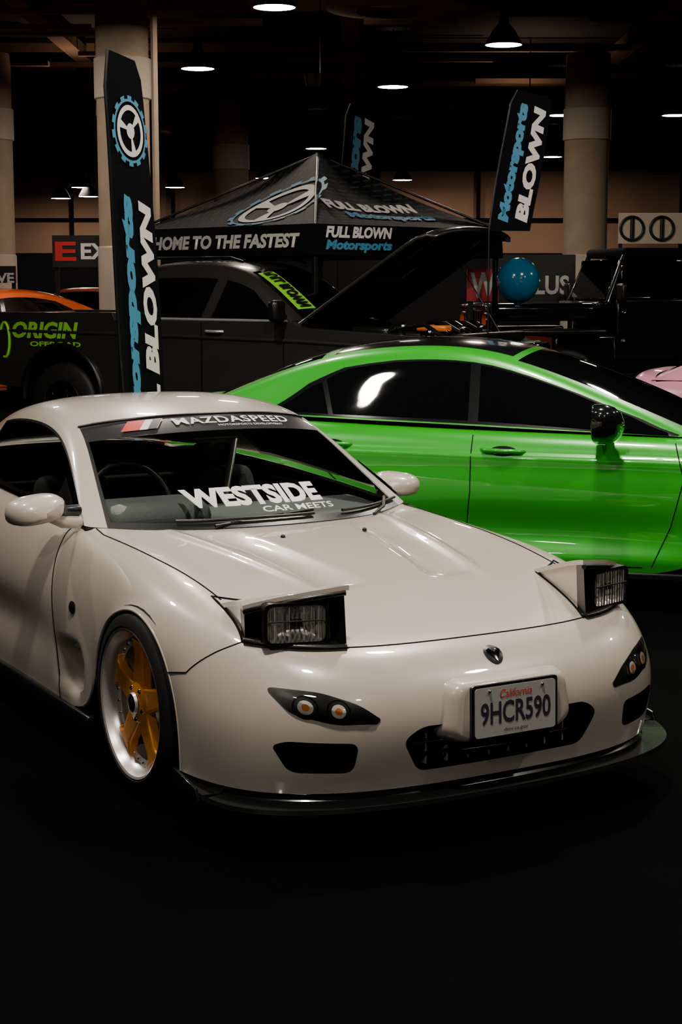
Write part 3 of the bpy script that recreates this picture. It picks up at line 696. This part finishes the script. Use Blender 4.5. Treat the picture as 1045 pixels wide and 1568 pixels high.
# ============================================================ PICKUP
def pickup():
    E=empty('grey_pickup_truck',(6.06,9.00,0),.54); E.scale=(1.06,1.06,1.06)
    def arc(yc,zc,r,n=14): return [(yc-r*math.cos(math.pi*i/n),zc+r*math.sin(math.pi*i/n)) for i in range(n+1)]
    poly=[(-.95,.55)]+[(-.47,.5)]+arc(0,.5,.47)+[(.47,.45),(3.08,.45)]+arc(3.57,.5,.49)+[(4.06,.55),(4.72,.6),(4.74,1.32),(2.93,1.33),(2.90,1.26),(.85,1.26),(.75,1.2),(-.55,1.14),(-.85,1.04),(-.97,.85)]
    prism('body_side_r',poly,GREY,E,'x',-.93,-.72,bv=.045); prism('body_side_l',poly,GREY,E,'x',.72,.93,bv=.045)
    for s in(-1,1):
        tube('shoulder_crease_%d'%(s+1),[(s*.925,-.6,1.02),(s*.928,.8,1.08),(s*.928,2.9,1.12),(s*.928,4.6,1.14)],.018,GREY,E)
        tube('belt_molding_%d'%(s+1),[(s*.87,.95,1.265),(s*.87,2.85,1.275)],.012,LIPM,E)
    box('front_fascia',(0,-.86,.86),(1.7,.16,.42),GREY,E,.05)
    box('grille',(0,-.95,.92),(1.05,.04,.28),TRIM,E,.02)
    box('front_bumper',(0,-.98,.60),(1.86,.2,.26),TRIM,E,.05)
    for s in(-1,1): box('headlamp_%d'%(s+1),(s*.72,-.94,.95),(.34,.1,.2),CHROME,E,.03)
    box('tailgate',(0,4.7,.95),(1.5,.08,.72),GREY,E,.03); box('bed_floor',(0,3.8,.8),(1.5,1.8,.05),DARK,E)
    box('firewall',(0,.78,.95),(1.5,.08,.6),DARK,E); box('bed_wall',(0,2.92,1.0),(1.5,.06,.6),GREY,E); box('chassis',(0,1.9,.5),(1.4,5.2,.12),DARK,E)
    box('cab_fill',(0,1.9,.85),(1.5,1.9,.75),DARK,E)
    box('engine_bay_floor',(0,0,.85),(1.5,1.5,.05),DARK,E)
    box('engine_cover',(0,.05,1.07),(.6,.7,.2),TRIM,E,.05); box('battery',(.5,-.35,1.07),(.22,.3,.2),TRIM,E,.02)
    box('airbox',(-.48,.2,1.12),(.34,.4,.2),CARBON,E,.04); box('radiator_support',(0,-.72,1.12),(1.44,.14,.08),TRIM,E,.02)
    for k in range(6): tube('engine_hose_%d'%k,[(-.62+.24*k,-.6,1.1),(-.5+.22*k,-.3,1.24),(-.45+.2*k,.2,1.18)],.022,CHROME if k%2 else TRIM,E)
    box('valve_cover',(0.0,-.1,1.2),(.3,.5,.05),CHROME,E,.02); box('coil_cover',(-.3,-.3,1.2),(.16,.3,.06),AMBER,E,.02)
    spheres('engine_caps',[(-.6,-.4,1.17),(-.2,-.55,1.2),(.3,-.5,1.2),(.6,.1,1.2),(-.55,-.1,1.22)],.035,CHROME,E,12)
    V=[];F=[];a=math.radians(33); Lh=1.80
    def hood(x,t,th):
        w=.86-.03*t**6; crown=.06*(1-x*x)-.22*max(0,(t-.72)/.28)**2-.03*x**6
        return (x*w,.80-Lh*t*math.cos(a)-(crown+th)*math.sin(a),1.28+Lh*t*math.sin(a)+(crown+th)*math.cos(a))
    n=16
    for th in(0,-.04):
        for i in range(n+1):
            for j in range(n+1): V.append(hood(-1+2*j/n,i/n,th))
    N=(n+1)**2;I=[]
    for i in range(n):
        for j in range(n):
            q=i*(n+1)+j; F.append((q,q+1,q+n+2,q+n+1));I.append(0); F.append((N+q,N+q+n+1,N+q+n+2,N+q+1));I.append(1)
    for k in range(n):
        for(p,q)in((k,k+1),(n*(n+1)+k,n*(n+1)+k+1),(k*(n+1),(k+1)*(n+1)),(k*(n+1)+n,(k+1)*(n+1)+n)): F.append((p,q,q+N,p+N));I.append(0)
    add('raised_hood',V,F,[GREY,DARK],E,I,angle=40)
    rim=[hood(-1,t,-.03) for t in ls(0,1,12)]+[hood(x,1,-.03) for x in ls(-1,1,12)]+[hood(1,t,-.03) for t in ls(1,0,12)]
    tube('hood_edge',rim,.016,GREY,E)
    for k,(x0,t0,x1,t1) in enumerate(((-.7,.1,-.6,.85),(.7,.1,.6,.85),(-.6,.85,.6,.85),(-.65,.4,.65,.4),(0,.4,0,.85))): tube('hood_rib_%d'%k,[hood(x0,t0,-.06),hood(x1,t1,-.06)],.025,TRIM,E)
    tube('hood_prop',[(.6,-.6,1.1),hood(.7,.6,-.04)],.006,TRIM,E)
    H=[[(0,.75,1.28),(.3,.77,1.28),(.55,.82,1.275),(.70,.88,1.27),(.76,.93,1.265),(.78,.97,1.26),(.80,1.0,1.255)],
    [(0,1.1,1.55),(.28,1.11,1.55),(.50,1.15,1.54),(.64,1.2,1.52),(.70,1.23,1.50),(.77,1.2,1.38),(.83,1.2,1.255)],
    [(0,1.45,1.78),(.26,1.46,1.775),(.46,1.49,1.765),(.59,1.52,1.74),(.65,1.55,1.71),(.75,1.5,1.48),(.84,1.5,1.255)],
    [(0,1.85,1.85),(.26,1.85,1.845),(.46,1.85,1.835),(.60,1.85,1.81),(.66,1.85,1.775),(.755,1.85,1.5),(.84,1.85,1.255)],
    [(0,2.4,1.85),(.26,2.4,1.845),(.46,2.4,1.835),(.60,2.4,1.81),(.66,2.4,1.775),(.755,2.4,1.5),(.84,2.4,1.26)],
    [(0,2.78,1.82),(.26,2.78,1.815),(.46,2.78,1.80),(.59,2.77,1.78),(.65,2.76,1.74),(.75,2.75,1.5),(.84,2.75,1.26)],
    [(0,2.9,1.6),(.26,2.9,1.6),(.46,2.9,1.6),(.6,2.89,1.58),(.67,2.88,1.56),(.75,2.87,1.45),(.83,2.86,1.265)],
    [(0,2.92,1.28),(.26,2.92,1.28),(.46,2.92,1.28),(.6,2.91,1.28),(.7,2.9,1.28),(.77,2.9,1.275),(.83,2.89,1.27)]]
    Gh=Surf(H)
    def gm(u,v):
        if v<3:
            if u<2: return 1 if (v<2.85 and u>.1) else 2
            if 5.7<u<6.8 and v<2.5: return 1
        return 0
    sym('cab_and_glass',Gh,ls(0,7,71),ls(0,6,61),gm,[GREY,TINT,TRIM],E)
    for s,t in((-1,'r'),(1,'l')):
        ppatch('window_front_'+t,Gh,[(.55,5.85),(.95,5.0),(1.6,4.4),(2.55,4.35),(2.85,5.85)],.006,TINT,E,s,7)
        ppatch('window_rear_'+t,Gh,[(2.85,4.35),(4.4,4.35),(4.75,4.6),(4.85,5.85),(3.12,5.85)],.006,TINT,E,s,7)
    V=[];F=[]
    for i in range(9):
        for j in range(3):
            p=Gh.grid([.35+1.5*i/8],[1.5+1.25*j/2])[0,0]; V.append((-p[0],p[1]-.012,p[2]+.012))
    for i in range(8):
        for j in range(2): q=i*3+j; F.append((q,q+1,q+4,q+3))
    add('windshield_lime_banner',V,F,DECALG,E)
    def wt(a,b):
        p=Gh.grid([1.8-1.4*a],[1.7+.8*b])[0,0]; return Vector((-p[0],p[1]-.022,p[2]+.022))
    textm('windshield_banner_text','FULL BLOWN',wt,DECALK,E,bold=.05,sub=0)
    textm('bed_decal','ORIGIN',lambda a,b: Vector((-.936,4.20-.85*a,1.06+.17*b)),DECALG,E,bold=.04,sub=0,shear=.2)
    textm('bed_decal_small','OFFROAD',lambda a,b:Vector((-.936,3.97-.65*a,.98+.05*b)),DECALG,E,bold=.03,sub=0)
    tube('bed_decal_swirl',[(-.937,4.30+.06*math.cos(t),1.04+.18*math.sin(t)) for t in ls(.6,5,16)],.014,DECALG,E)
    for s,t in((-1,'r'),(1,'l')):
        for y,q in((0,'f'),(3.57,'b')):
            wheel(E,q+t,s*.93,y,.41,.41,.22,.27,s,TRIM,TRIM,rivets=False); liner(E,q+t,y,.5,.475,s*.92,s*.5)
            tube('fender_flare_%s%s'%(q,t),[(s*.94,y-.49*math.cos(a_),.5+.49*math.sin(a_)) for a_ in ls(-.1,3.24,24)],.035,TRIM,E)
        for yy,nm in((.95,'a'),(1.87,'b'),(2.85,'c')): tube('door_seam_%s_%s'%(nm,t),[(s*.931,yy,1.25),(s*.933,yy,.55)],.006,DARK,E)
        for yy in(1.72,2.68): tube('door_handle_%s_%d'%(t,int(yy*10)),[(s*.93,yy-.1,1.16),(s*.965,yy-.06,1.16),(s*.965,yy+.06,1.16),(s*.93,yy+.1,1.16)],.014,LIPM,E)
        box('door_mirror_'+t,(s*1.05,.95,1.36),(.2,.1,.2),TRIM,E,.04); tube('mirror_arm_'+t,[(s*.83,1.0,1.3),(s*1.0,.97,1.33)],.03,TRIM,E)
        tube('roof_rail_'+t,[(s*.6,1.6,1.82),(s*.6,1.75,1.86),(s*.6,2.6,1.86),(s*.6,2.72,1.82)],.014,TRIM,E)
    return E
sports_car()
sedan('green_sedan',GREEN,(3.803,1.722,0),.800)
pickup()
# ============================================================ OFFROADER
def offroader():
    E=empty('black_offroad_vehicle',W(2.55,20.9),-YAW-math.radians(78))
    box('hood',(0,-.15,1.36),(1.25,1.35,.22),BLACKP,E,.07); box('grille_panel',(0,-.84,1.2),(1.25,.1,.5),BLACKP,E,.03)
    for k in range(7): box('grille_slot_%d'%k,(-.3+.1*k,-.90,1.22),(.05,.02,.32),TRIM,E,.005)
    for s in(-1,1):
        tube('headlamp_%d'%(s+1),[(s*.48,-.86,1.26),(s*.48,-.91,1.26)],.095,CHROME,E)
        box('fender_%d'%(s+1),(s*.78,-.05,1.12),(.36,1.15,.08),TRIM,E,.03)
        box('door_%d'%(s+1),(s*.76,1.25,1.15),(.06,1.1,.75),BLACKP,E,.03); box('quarter_%d'%(s+1),(s*.76,2.35,1.17),(.06,1.1,.8),BLACKP,E,.03)
        box('side_window_f_%d'%(s+1),(s*.70,1.25,1.78),(.04,.95,.46),TINT,E,.02,rot=(0,-s*.1,0)); box('side_window_b_%d'%(s+1),(s*.70,2.35,1.78),(.04,.95,.46),TINT,E,.02,rot=(0,-s*.1,0))
        tube('a_pillar_%d'%(s+1),[(s*.70,.62,1.48),(s*.62,.85,2.05)],.035,BLACKP,E); box('mirror_%d'%(s+1),(s*.95,.7,1.6),(.2,.08,.22),TRIM,E,.03)
        tube('b_pillar_%d'%(s+1),[(s*.74,1.8,1.48),(s*.64,1.8,2.05)],.04,BLACKP,E); tube('c_pillar_%d'%(s+1),[(s*.74,2.88,1.48),(s*.64,2.9,2.05)],.04,BLACKP,E)
        spheres('door_hinges_%d'%(s+1),[(s*.80,.8,1.0),(s*.80,.8,1.35),(s*.80,1.85,1.0),(s*.80,1.85,1.35)],.03,CHROME,E,8)
        for y,q in((0,'f'),(2.45,'b')): wheel(E,q+('r' if s<0 else 'l'),s*.92,y,.46,.46,.22,.3,s,TRIM,TRIM,rivets=False)
    box('windshield',(0,.72,1.76),(1.25,.04,.52),TINT,E,.01,rot=(-.35,0,0)); box('cowl',(0,.6,1.44),(1.45,.25,.1),BLACKP,E,.03)
    box('soft_top',(0,1.9,2.09),(1.35,2.15,.12),FABRIC,E,.05); box('tub',(0,1.4,.85),(1.5,3.0,.5),BLACKP,E,.05); box('bumper',(0,-1.1,.85),(1.6,.25,.25),TRIM,E,.04)
    box('rear_window',(0,2.95,1.78),(1.25,.04,.5),TINT,E,.02)
offroader()
sedan('orange_sedan',ORANGE,W(-6.75,22.6,0),-YAW-.9,1.17,False)
sedan('orange_sedan.001',ORANGE,W(-4.85,29.3,0),-YAW-.05,1.17,False)
sedan('pink_sedan',PINK,W(5.62,11.6,0),-YAW+1.1)
# ============================================================ BALLOON
def balloon():
    E=empty('blue_balloon',W(2.0,18.6))
    V=[];F=[];n=40;m_=24
    for i in range(m_+1):
        t=math.pi*i/m_; 
        for j in range(n):
            q=2*math.pi*j/n; r=.245*math.sin(t)*(1-.07*math.cos(t)*-1*(1 if t>1.57 else 0)); V.append((r*math.cos(q),r*math.sin(q),1.74+.26*math.cos(t)))
    for i in range(m_):
        for j in range(n): F.append((i*n+j,(i+1)*n+j,(i+1)*n+(j+1)%n,i*n+(j+1)%n))
    add('balloon_skin',V,F,mat('blue_latex',(.015,.15,.30),.15,0,.8,noise=.05),E)
    lathe('balloon_knot',[(.0,.02),(.012,.0),(.03,-.03)],(0,0,1.48),mat('blue_knot',(.02,.16,.32),.4,noise=.05),E,16,axis='z')
    tube('balloon_string',[(0,0,1.45),(.02,0,1.0),(-.01,0,.4),(0,0,.02)],.003,TRIM,E)
    lathe('balloon_weight',[(0,.1),(.06,.08),(.08,0),(0,0)],(0,0,0.0),mat('foil',(.1,.3,.5),.3,.8,noise=.1),E,16,axis='z')
balloon()
# ============================================================ CANOPY TENT
def canopy():
    E=empty('canopy_tent',W(-.27,19.1),-YAW+math.radians(45))
    h=1.50; cs=[(-h,-h),(h,-h),(h,h),(-h,h)]; ez=2.31; pk=3.20
    V=[];F=[];n=10
    for k in range(4):
        A=Vector((*cs[k],ez));B=Vector((*cs[(k+1)%4],ez));P=Vector((0,0,pk)); b=len(V)
        for i in range(n+1):
            t=i/n
            for j in range(n+1):
                s=j/n; q=(A*(1-s)+B*s)*(1-t)+P*t; q.z-=.10*math.sin(math.pi*t)*math.sin(math.pi*s)*.6+.07*math.sin(math.pi*t); V.append(q)
        for i in range(n):
            for j in range(n): a=b+i*(n+1)+j; F.append((a,a+1,a+n+2,a+n+1))
    add('roof_fabric',V,F,CANOPY,E)
    V=[];F=[]
    for k in range(4):
        A=Vector((*cs[k],0));B=Vector((*cs[(k+1)%4],0)); b=len(V)
        for j in range(21):
            q=A.lerp(B,j/20); nn=Vector((q.x,q.y,0)).normalized()*.006*math.sin(j*1.3)
            V.append((q.x+nn.x,q.y+nn.y,ez+.01)); V.append((q.x*1.01+nn.x,q.y*1.01+nn.y,ez-.31))
        for j in range(20): F.append((b+2*j,b+2*j+1,b+2*j+3,b+2*j+2))
    add('valance',V,F,FABRIC,E)
    for k,(x,y) in enumerate(cs):
        box('leg_%d'%k,(x*.97,y*.97,1.13),(.05,.05,2.26),TRIM,E,.004); tube('roof_pole_%d'%k,[(x,y,ez),(0,0,pk-.03)],.015,TRIM,E)
        box('foot_%d'%k,(x*.97,y*.97,.01),(.12,.12,.02),LIPM,E,.002)
    textm('valance_text_left','HOME TO THE FASTEST',lambda a,b:Vector((-h*1.02-.01,h*.74-(2*h*.81)*a,ez-.23+.15*b)),DECALW,E,bold=.045,sub=0,shear=.2)
    textm('valance_text_right','FULL BLOWN',lambda a,b:Vector((-h+.12+1.0*a,-h*1.02-.01,ez-.13+.12*b)),DECALW,E,bold=.05,sub=0,shear=.2)
    textm('valance_text_right_blue','Motorsports',lambda a,b:Vector((-h+.12+1.0*a,-h*1.02-.01,ez-.28+.13*b)),DECALB,E,bold=.05,sub=0,shear=.2)
    def rf(face,s,t):
        if face=='L': A=Vector((-h,h,ez));B=Vector((-h,-h,ez));nv=Vector((-.5,0,.86))
        else: A=Vector((-h,-h,ez));B=Vector((h,-h,ez));nv=Vector((0,-.5,.86))
        P=Vector((0,0,pk)); q=A.lerp(B,s); q=q.lerp(P,t)
        q.z-=.10*math.sin(math.pi*t)*math.sin(math.pi*s)*.6+.07*math.sin(math.pi*t)
        return q+nv*.012
    def rfx(face,x,t): return rf(face,.5+(x)/(2*h)/(max(1-t,.05)),t)
    def disc(name,r0,r1,m_,cx,ct,n=48,a0=0,a1=2*math.pi):
        V=[];F=[]
        for i in range(n+1):
            a=a0+(a1-a0)*i/n
            for r in(r0,r1): V.append(rfx('L',cx+r*math.cos(a),ct+r*math.sin(a)/1.7))
        for i in range(n): F.append((2*i,2*i+1,2*i+3,2*i+2))
        add(name,V,F,m_,E)
    lx,lt=.36,.36
    disc('roof_logo_rim',.52,.55,DECALB,lx,lt); disc('roof_logo_ring',.38,.46,DECALW,lx,lt); disc('roof_logo_hub',.0,.12,DECALW,lx,lt)
    for k in range(14): disc('roof_logo_tooth_%d'%k,.54,.59,DECALB,lx,lt,3,k*.4488,k*.4488+.24)
    for k in range(3): disc('roof_logo_spoke_%d'%k,.11,.40,DECALW,lx,lt,4,k*2.094+.5,k*2.094+.95)
    textm('roof_text_right','FULL BLOWN',lambda a,b:rfx('R',-.85+1.45*a,.30+.13*b),DECALW,E,bold=.06,sub=.5,shear=.2)
    textm('roof_text_right_blue','Motorsports',lambda a,b:rfx('R',-.72+1.4*a,.14+.13*b),DECALB,E,bold=.06,sub=.5,shear=.2)
canopy()
# ============================================================ FEATHER FLAGS
def flag(name,X,Y,z0,z1,w,ang,lean,txt,logo=False):
    E=empty(name,W(X,Y),-YAW+ang)
    n=24;V=[];F=[]
    def pos(s,t,d=0):
        z=z0+(z1-z0)*t; x=lean*t+ (s-.5)*w
        if t>.94: x=lean*t+(s-.5)*w*(1-.25*((t-.94)/.06)**2)
        return Vector((x,.02*math.sin(5*t+2*s)-d,z+( .10*w*(1-s) if t>.94 else 0)))
    for i in range(n+1):
        for j in range(7): V.append(pos(j/6,i/n))
    for i in range(n):
        for j in range(6): q=i*7+j; F.append((q,q+1,q+8,q+7))
    add('banner_cloth',V,F,FABRIC,E)
    tube('flag_pole',[(-w/2-.01,0,0.02)]+[pos(0,t)-Vector((.012,0,0)) for t in ls(0,1,16)],.010,TRIM,E)
    lathe('flag_base',[(0,.06),(.2,.05),(.22,0),(0,0)],(-w/2,0,0),TRIM,E,24,axis='z')
    T0,T1=(.03,.70) if logo else (.06,.94)
    textm('banner_text_blue',txt[1],lambda a,b:pos(.14+.34*(1-b),T0+(T1-T0)*a,.012),DECALB,E,bold=.07,sub=.4,shear=.2)
    textm('banner_text_white',txt[0],lambda a,b:pos(.56+.32*(1-b),T0+.0+(T1-T0)*.98*a,.012),DECALW,E,bold=.06,sub=.4,shear=.2)
    if logo:
        H_=z1-z0; tc=.84
        def rg(nm,r0,r1,m_,a0=0,a1=2*math.pi,n=32):
            V=[];F=[]
            for i in range(n+1):
                a=a0+(a1-a0)*i/n
                for r in(r0,r1): V.append(pos(.5+r*1.15*math.cos(a),tc+r*1.5*w*math.sin(a)/H_,.014))
            for i in range(n): F.append((2*i,2*i+1,2*i+3,2*i+2))
            add('logo_'+nm,V,F,m_,E)
        rg('rim',.34,.37,DECALB);rg('ring',.24,.30,DECALW);rg('hub',0,.09,DECALW)
        for k in range(3): rg('spoke_%d'%k,.08,.26,DECALW,k*2.094+.5,k*2.094+.9,4)
        for k in range(14): rg('tooth_%d'%k,.36,.41,DECALB,k*.4488,k*.4488+.24,3)
flag('feather_flag',-1.22,10.5,.35,3.08,.35,math.radians(54),-.22,('FULL BLOWN','Motorsports'),True)
flag('feather_flag.001',.17,21.5,2.3,3.95,.44,math.radians(20),.12,('BLOWN','Motors'))
flag('feather_flag.002',1.66,16.2,2.22,3.52,.44,math.radians(20),.22,('BLOWN','Motorsports'))
# ============================================================ HALL
CONC=mat('concrete',(.36,.27,.19),.8,noise=.25,nscale=3,bump=.2,bscale=20)
CONCL=mat('column_wrap_paint',(.50,.42,.34),.7,noise=.15,nscale=3)
WALLM=mat('hall_wall_paint',(.28,.16,.10),.85,noise=.45,nscale=.5,bump=.1)
WALLD=mat('dark_wall',(.006,.006,.007),.95,noise=.4,nscale=2,spec=.1)
CEIL=mat('ceiling_black',(.012,.011,.011),.9,noise=.5,nscale=1)
BEAM=mat('ceiling_beam',(.20,.12,.08),.8,noise=.6,nscale=1.2)
FLOORM=mat('black_floor',(.0010,.0013,.0016),.8,noise=.5,nscale=1.3,bump=.4,bscale=120,spec=.012)
LAMP=mat('lamp_glow',(1,.93,.82),.5,emis=40,ecol=(1,.93,.80))
def hbox(name,X0,X1,Y0,Y1,z0,z1,m_,bv=0,parent=None):
    V=[W(x,y,z) for z in(z0,z1) for x,y in((X0,Y0),(X1,Y0),(X1,Y1),(X0,Y1))]
    F=[(3,2,1,0),(4,5,6,7),(0,1,5,4),(1,2,6,5),(2,3,7,6),(3,0,4,7)]
    o=add(name,V,F,m_,parent,smooth=False)
    if bv: bevel(o,bv)
    return o
hbox('floor',-42,42,-22,50,-.1,0,FLOORM)
hbox('ceiling',-42,42,-22,50,6.2,6.3,CEIL)
hbox('wall_back',-42,42,49,49.3,0,6.2,WALLM); hbox('wall_left',-42.3,-42,-22,50,0,6.2,WALLD); hbox('wall_right',42,42.3,-22,50,0,6.2,WALLD); hbox('wall_front',-42,42,-22.3,-22,0,6.2,WALLD)
hbox('trim_1',-42,42,48.7,48.99,0,2.6,WALLD); hbox('trim_2',-42,42,48.7,48.99,5.0,6.2,WALLD)  # upper strip added to darken the top of the back wall
hbox('trim_3',-42,42,48.8,48.99,3.55,3.62,WALLD)
for k in range(14): hbox('trim_%d'%(k+4),-20+3*k,-19.9+3*k,48.8,48.99,2.6,5.0,WALLD)
B=empty('ceiling_beams')
V=[];F=[]
for k in range(170):
    X=random.uniform(-14,14);Y=random.uniform(17,46);L=random.uniform(.5,1.6);w_=random.uniform(.04,.12);z=random.uniform(5.45,5.8); b=len(V)
    for zz in(z,z+.08):
        for x,y in((X-L,Y-w_),(X+L,Y-w_),(X+L,Y+w_),(X-L,Y+w_)): V.append(W(x,y,zz))
    for f in((3,2,1,0),(4,5,6,7),(0,1,5,4),(1,2,6,5),(2,3,7,6),(3,0,4,7)): F.append(tuple(b+i for i in f))
add('slats',V,F,BEAM,B,smooth=False)
for k in range(9): hbox('duct_long_%d'%k,-20+5*k,-19.7+5*k,0,49,5.85,6.05,BEAM,parent=B)
for k in range(9): hbox('purlin_%d'%k,-42,42,8+4.6*k,8.12+4.6*k,5.95,6.1,BEAM,parent=B)
lathe('vent_ring',[(.55,5.3),(.95,5.34),(1.0,5.5),(.9,5.5),(.5,5.42),(.55,5.3)],W(.75,22.5),BEAM,B,48,axis='z')
for nm,X,Y,r in(('concrete_column',-3.0,23,.36),('concrete_column.001',-2.45,37,.38),('concrete_column.002',4.35,29.5,.39),('concrete_column.003',-6.2,29.5,.38)):
    E=empty(nm,W(X,Y)); lathe('shaft',[(r,0),(r,5.7)],(0,0,0),CONC,E,40,axis='z')
    lathe('collar',[(r,4.2),(r+.03,4.22),(r+.03,4.75),(r,4.77)],(0,0,0),CONCL,E,40,axis='z'); lathe('base_wrap',[(r+.02,0),(r+.02,2.2),(r,2.22)],(0,0,0),CONCL,E,40,axis='z')
E=empty('steel_pole',W(-2.45,22)); box('post',(0,0,2.9),(.07,.07,5.8),CONC,E,.01); box('plate',(0,0,.02),(.25,.25,.04),TRIM,E,.01)
def sign(name,X0,X1,Y,z0,z1,bg,items):
    E=empty(name); hbox('panel',X0,X1,Y,Y+.05,z0,z1,bg,parent=E)
    for k in (X0+.05,X1-.05): hbox('post_%d'%int(k*100),k-.03,k+.03,Y+.06,Y+.12,0,z1,TRIM,parent=E)
    for i,(t,a0,a1,b0,b1,m_) in enumerate(items):
        w=X1-X0;hh=z1-z0
        textm('lettering_%d'%i,t,lambda a,b:W(X0+w*(a0+(a1-a0)*a),Y-.01,z0+hh*(b0+(b1-b0)*b)),m_,E,bold=.03,sub=0)
    return E
SIGNB=mat('sign_cream',(.62,.54,.42),.7,noise=.1)
E=sign('lobby_sign',4.85,7.6,28.9,2.40,2.93,SIGNB,[('Lobby',.42,.72,.25,.7,DECALK)])
for k,X in enumerate((5.08,5.6)):
    tube('logo_ring_%d'%k,[W(X+.2*math.cos(a),28.88,2.66+.2*math.sin(a)) for a in ls(0,6.2,30)],.025,DECALK,E,True); tube('logo_bar_%d'%k,[W(X,28.88,2.5),W(X,28.88,2.83)],.035,DECALK,E)
sign('exhibitor_banner',-4.3,-3.45,24.6,1.95,2.42,DECALK,[('E',.05,.42,.2,.8,DECALR),('EX',.5,1.0,.25,.75,DECALW)])
sign('booth_banner',-6.7,-5.45,27.6,1.72,2.0,DECALK,[('CURVE',.35,.98,.0,.6,DECALW)])
sign('sponsor_banner',2.0,3.2,22.5,1.4,2.1,DECALK,[('PLUS',.42,.93,.23,.60,DECALW)])
sign('checker_banner',1.50,1.88,19.6,1.5,1.88,DECALR,[('W',.1,.9,.1,.9,DECALW)])
# ceiling lights
def fixture(k,X,Y,z,r,power,col=(1,.84,.67)):
    E=empty('ceiling_light' if k==0 else 'ceiling_light.%03d'%k,W(X,Y,z))
    lathe('housing',[(.05,.5),(.08,.3),(r*.6,.2),(r,.0),(r*.98,-.01)],(0,0,0),DARK,E,24,axis='z')
    lathe('diffuser',[(0,-.012),(r*.96,-.005)],(0,0,0),LAMP,E,24,axis='z')
    tube('stem',[(0,0,.5),(0,0,6.2-z)],.01,DARK,E)
    if power:
        l=bpy.data.lights.new('bulb','AREA'); l.shape='DISK'; l.size=r*1.8; l.energy=power; l.color=col; o=link(bpy.data.objects.new('bulb',l),E); o.location=(0,0,-.03)
k=0
for X,Y,z,p in((-.85,21.5,5.2,110),(2.4,24.8,5.2,110),(-2.35,27.5,5.2,90),(.93,30,5.2,0),(7.0,35,5.2,100),(4.6,35,5.2,0),(-.65,43.5,5.2,150),(5.7,45,5.1,150),(-2.1,46,4.6,0),(1.7,46,4.55,150),(-7.2,46,4.35,120),(-4.6,46,4.35,0),(-7.6,45,4.0,0),(-7.0,46,4.1,0)):
    fixture(k,X,Y,z,.28,p); k+=1
KC=(1,.90,.78)
for X,Y,p in((-4.5,9,110),(-1.5,12.5,170),(3.5,13,170),(7.5,9.5,90),(9,17,90),(-.2,3.5,195),(4.5,4.5,110),(1.2,8.0,210),(-2.2,6.2,60),(-5.2,21,110),(-2.6,-.6,75),(3.2,-1.5,65)):  # out-of-view fixtures; last ones added as fill for lamp lenses and orange cars
    fixture(k,X,Y,5.2,.20,p,KC); k+=1
def added_uplight(k,X,Y,p):  # added fixtures that brighten the ceiling slats from below
    E=empty('added_uplight' if k==0 else 'added_uplight.%03d'%k,W(X,Y,4.6)); lathe('can',[(0,-.1),(.1,-.1),(.13,.08),(.12,.08),(.1,-.05)],(0,0,0),DARK,E,20,axis='z')
    tube('stem',[(.12,0,0),(.12,0,1.6)],.012,DARK,E)
    l=bpy.data.lights.new('bulb','SPOT'); l.energy=p; l.spot_size=2.6; l.spot_blend=1.; l.shadow_soft_size=.08; l.color=(1,.72,.5); o=link(bpy.data.objects.new('bulb',l),E); o.rotation_euler=(math.pi,0,0); o.location=(0,0,.05)
added_uplight(0,-.4,24,55); added_uplight(1,3.4,31,70); added_uplight(2,-4.5,30,60)
# world
w=bpy.data.worlds.new('World'); SC.world=w; w.use_nodes=True; b=w.node_tree.nodes['Background']; b.inputs[0].default_value=(.5,.8,.9,1); b.inputs[1].default_value=.006
# camera
cd=bpy.data.cameras.new('camera'); cd.sensor_fit='VERTICAL'; cd.sensor_height=36; cd.lens=2500/1568*36; cd.clip_end=300
co=link(bpy.data.objects.new('camera',cd)); co.location=CAM; co.rotation_euler=(math.pi/2-PITCH,0,-YAW); SC.camera=co
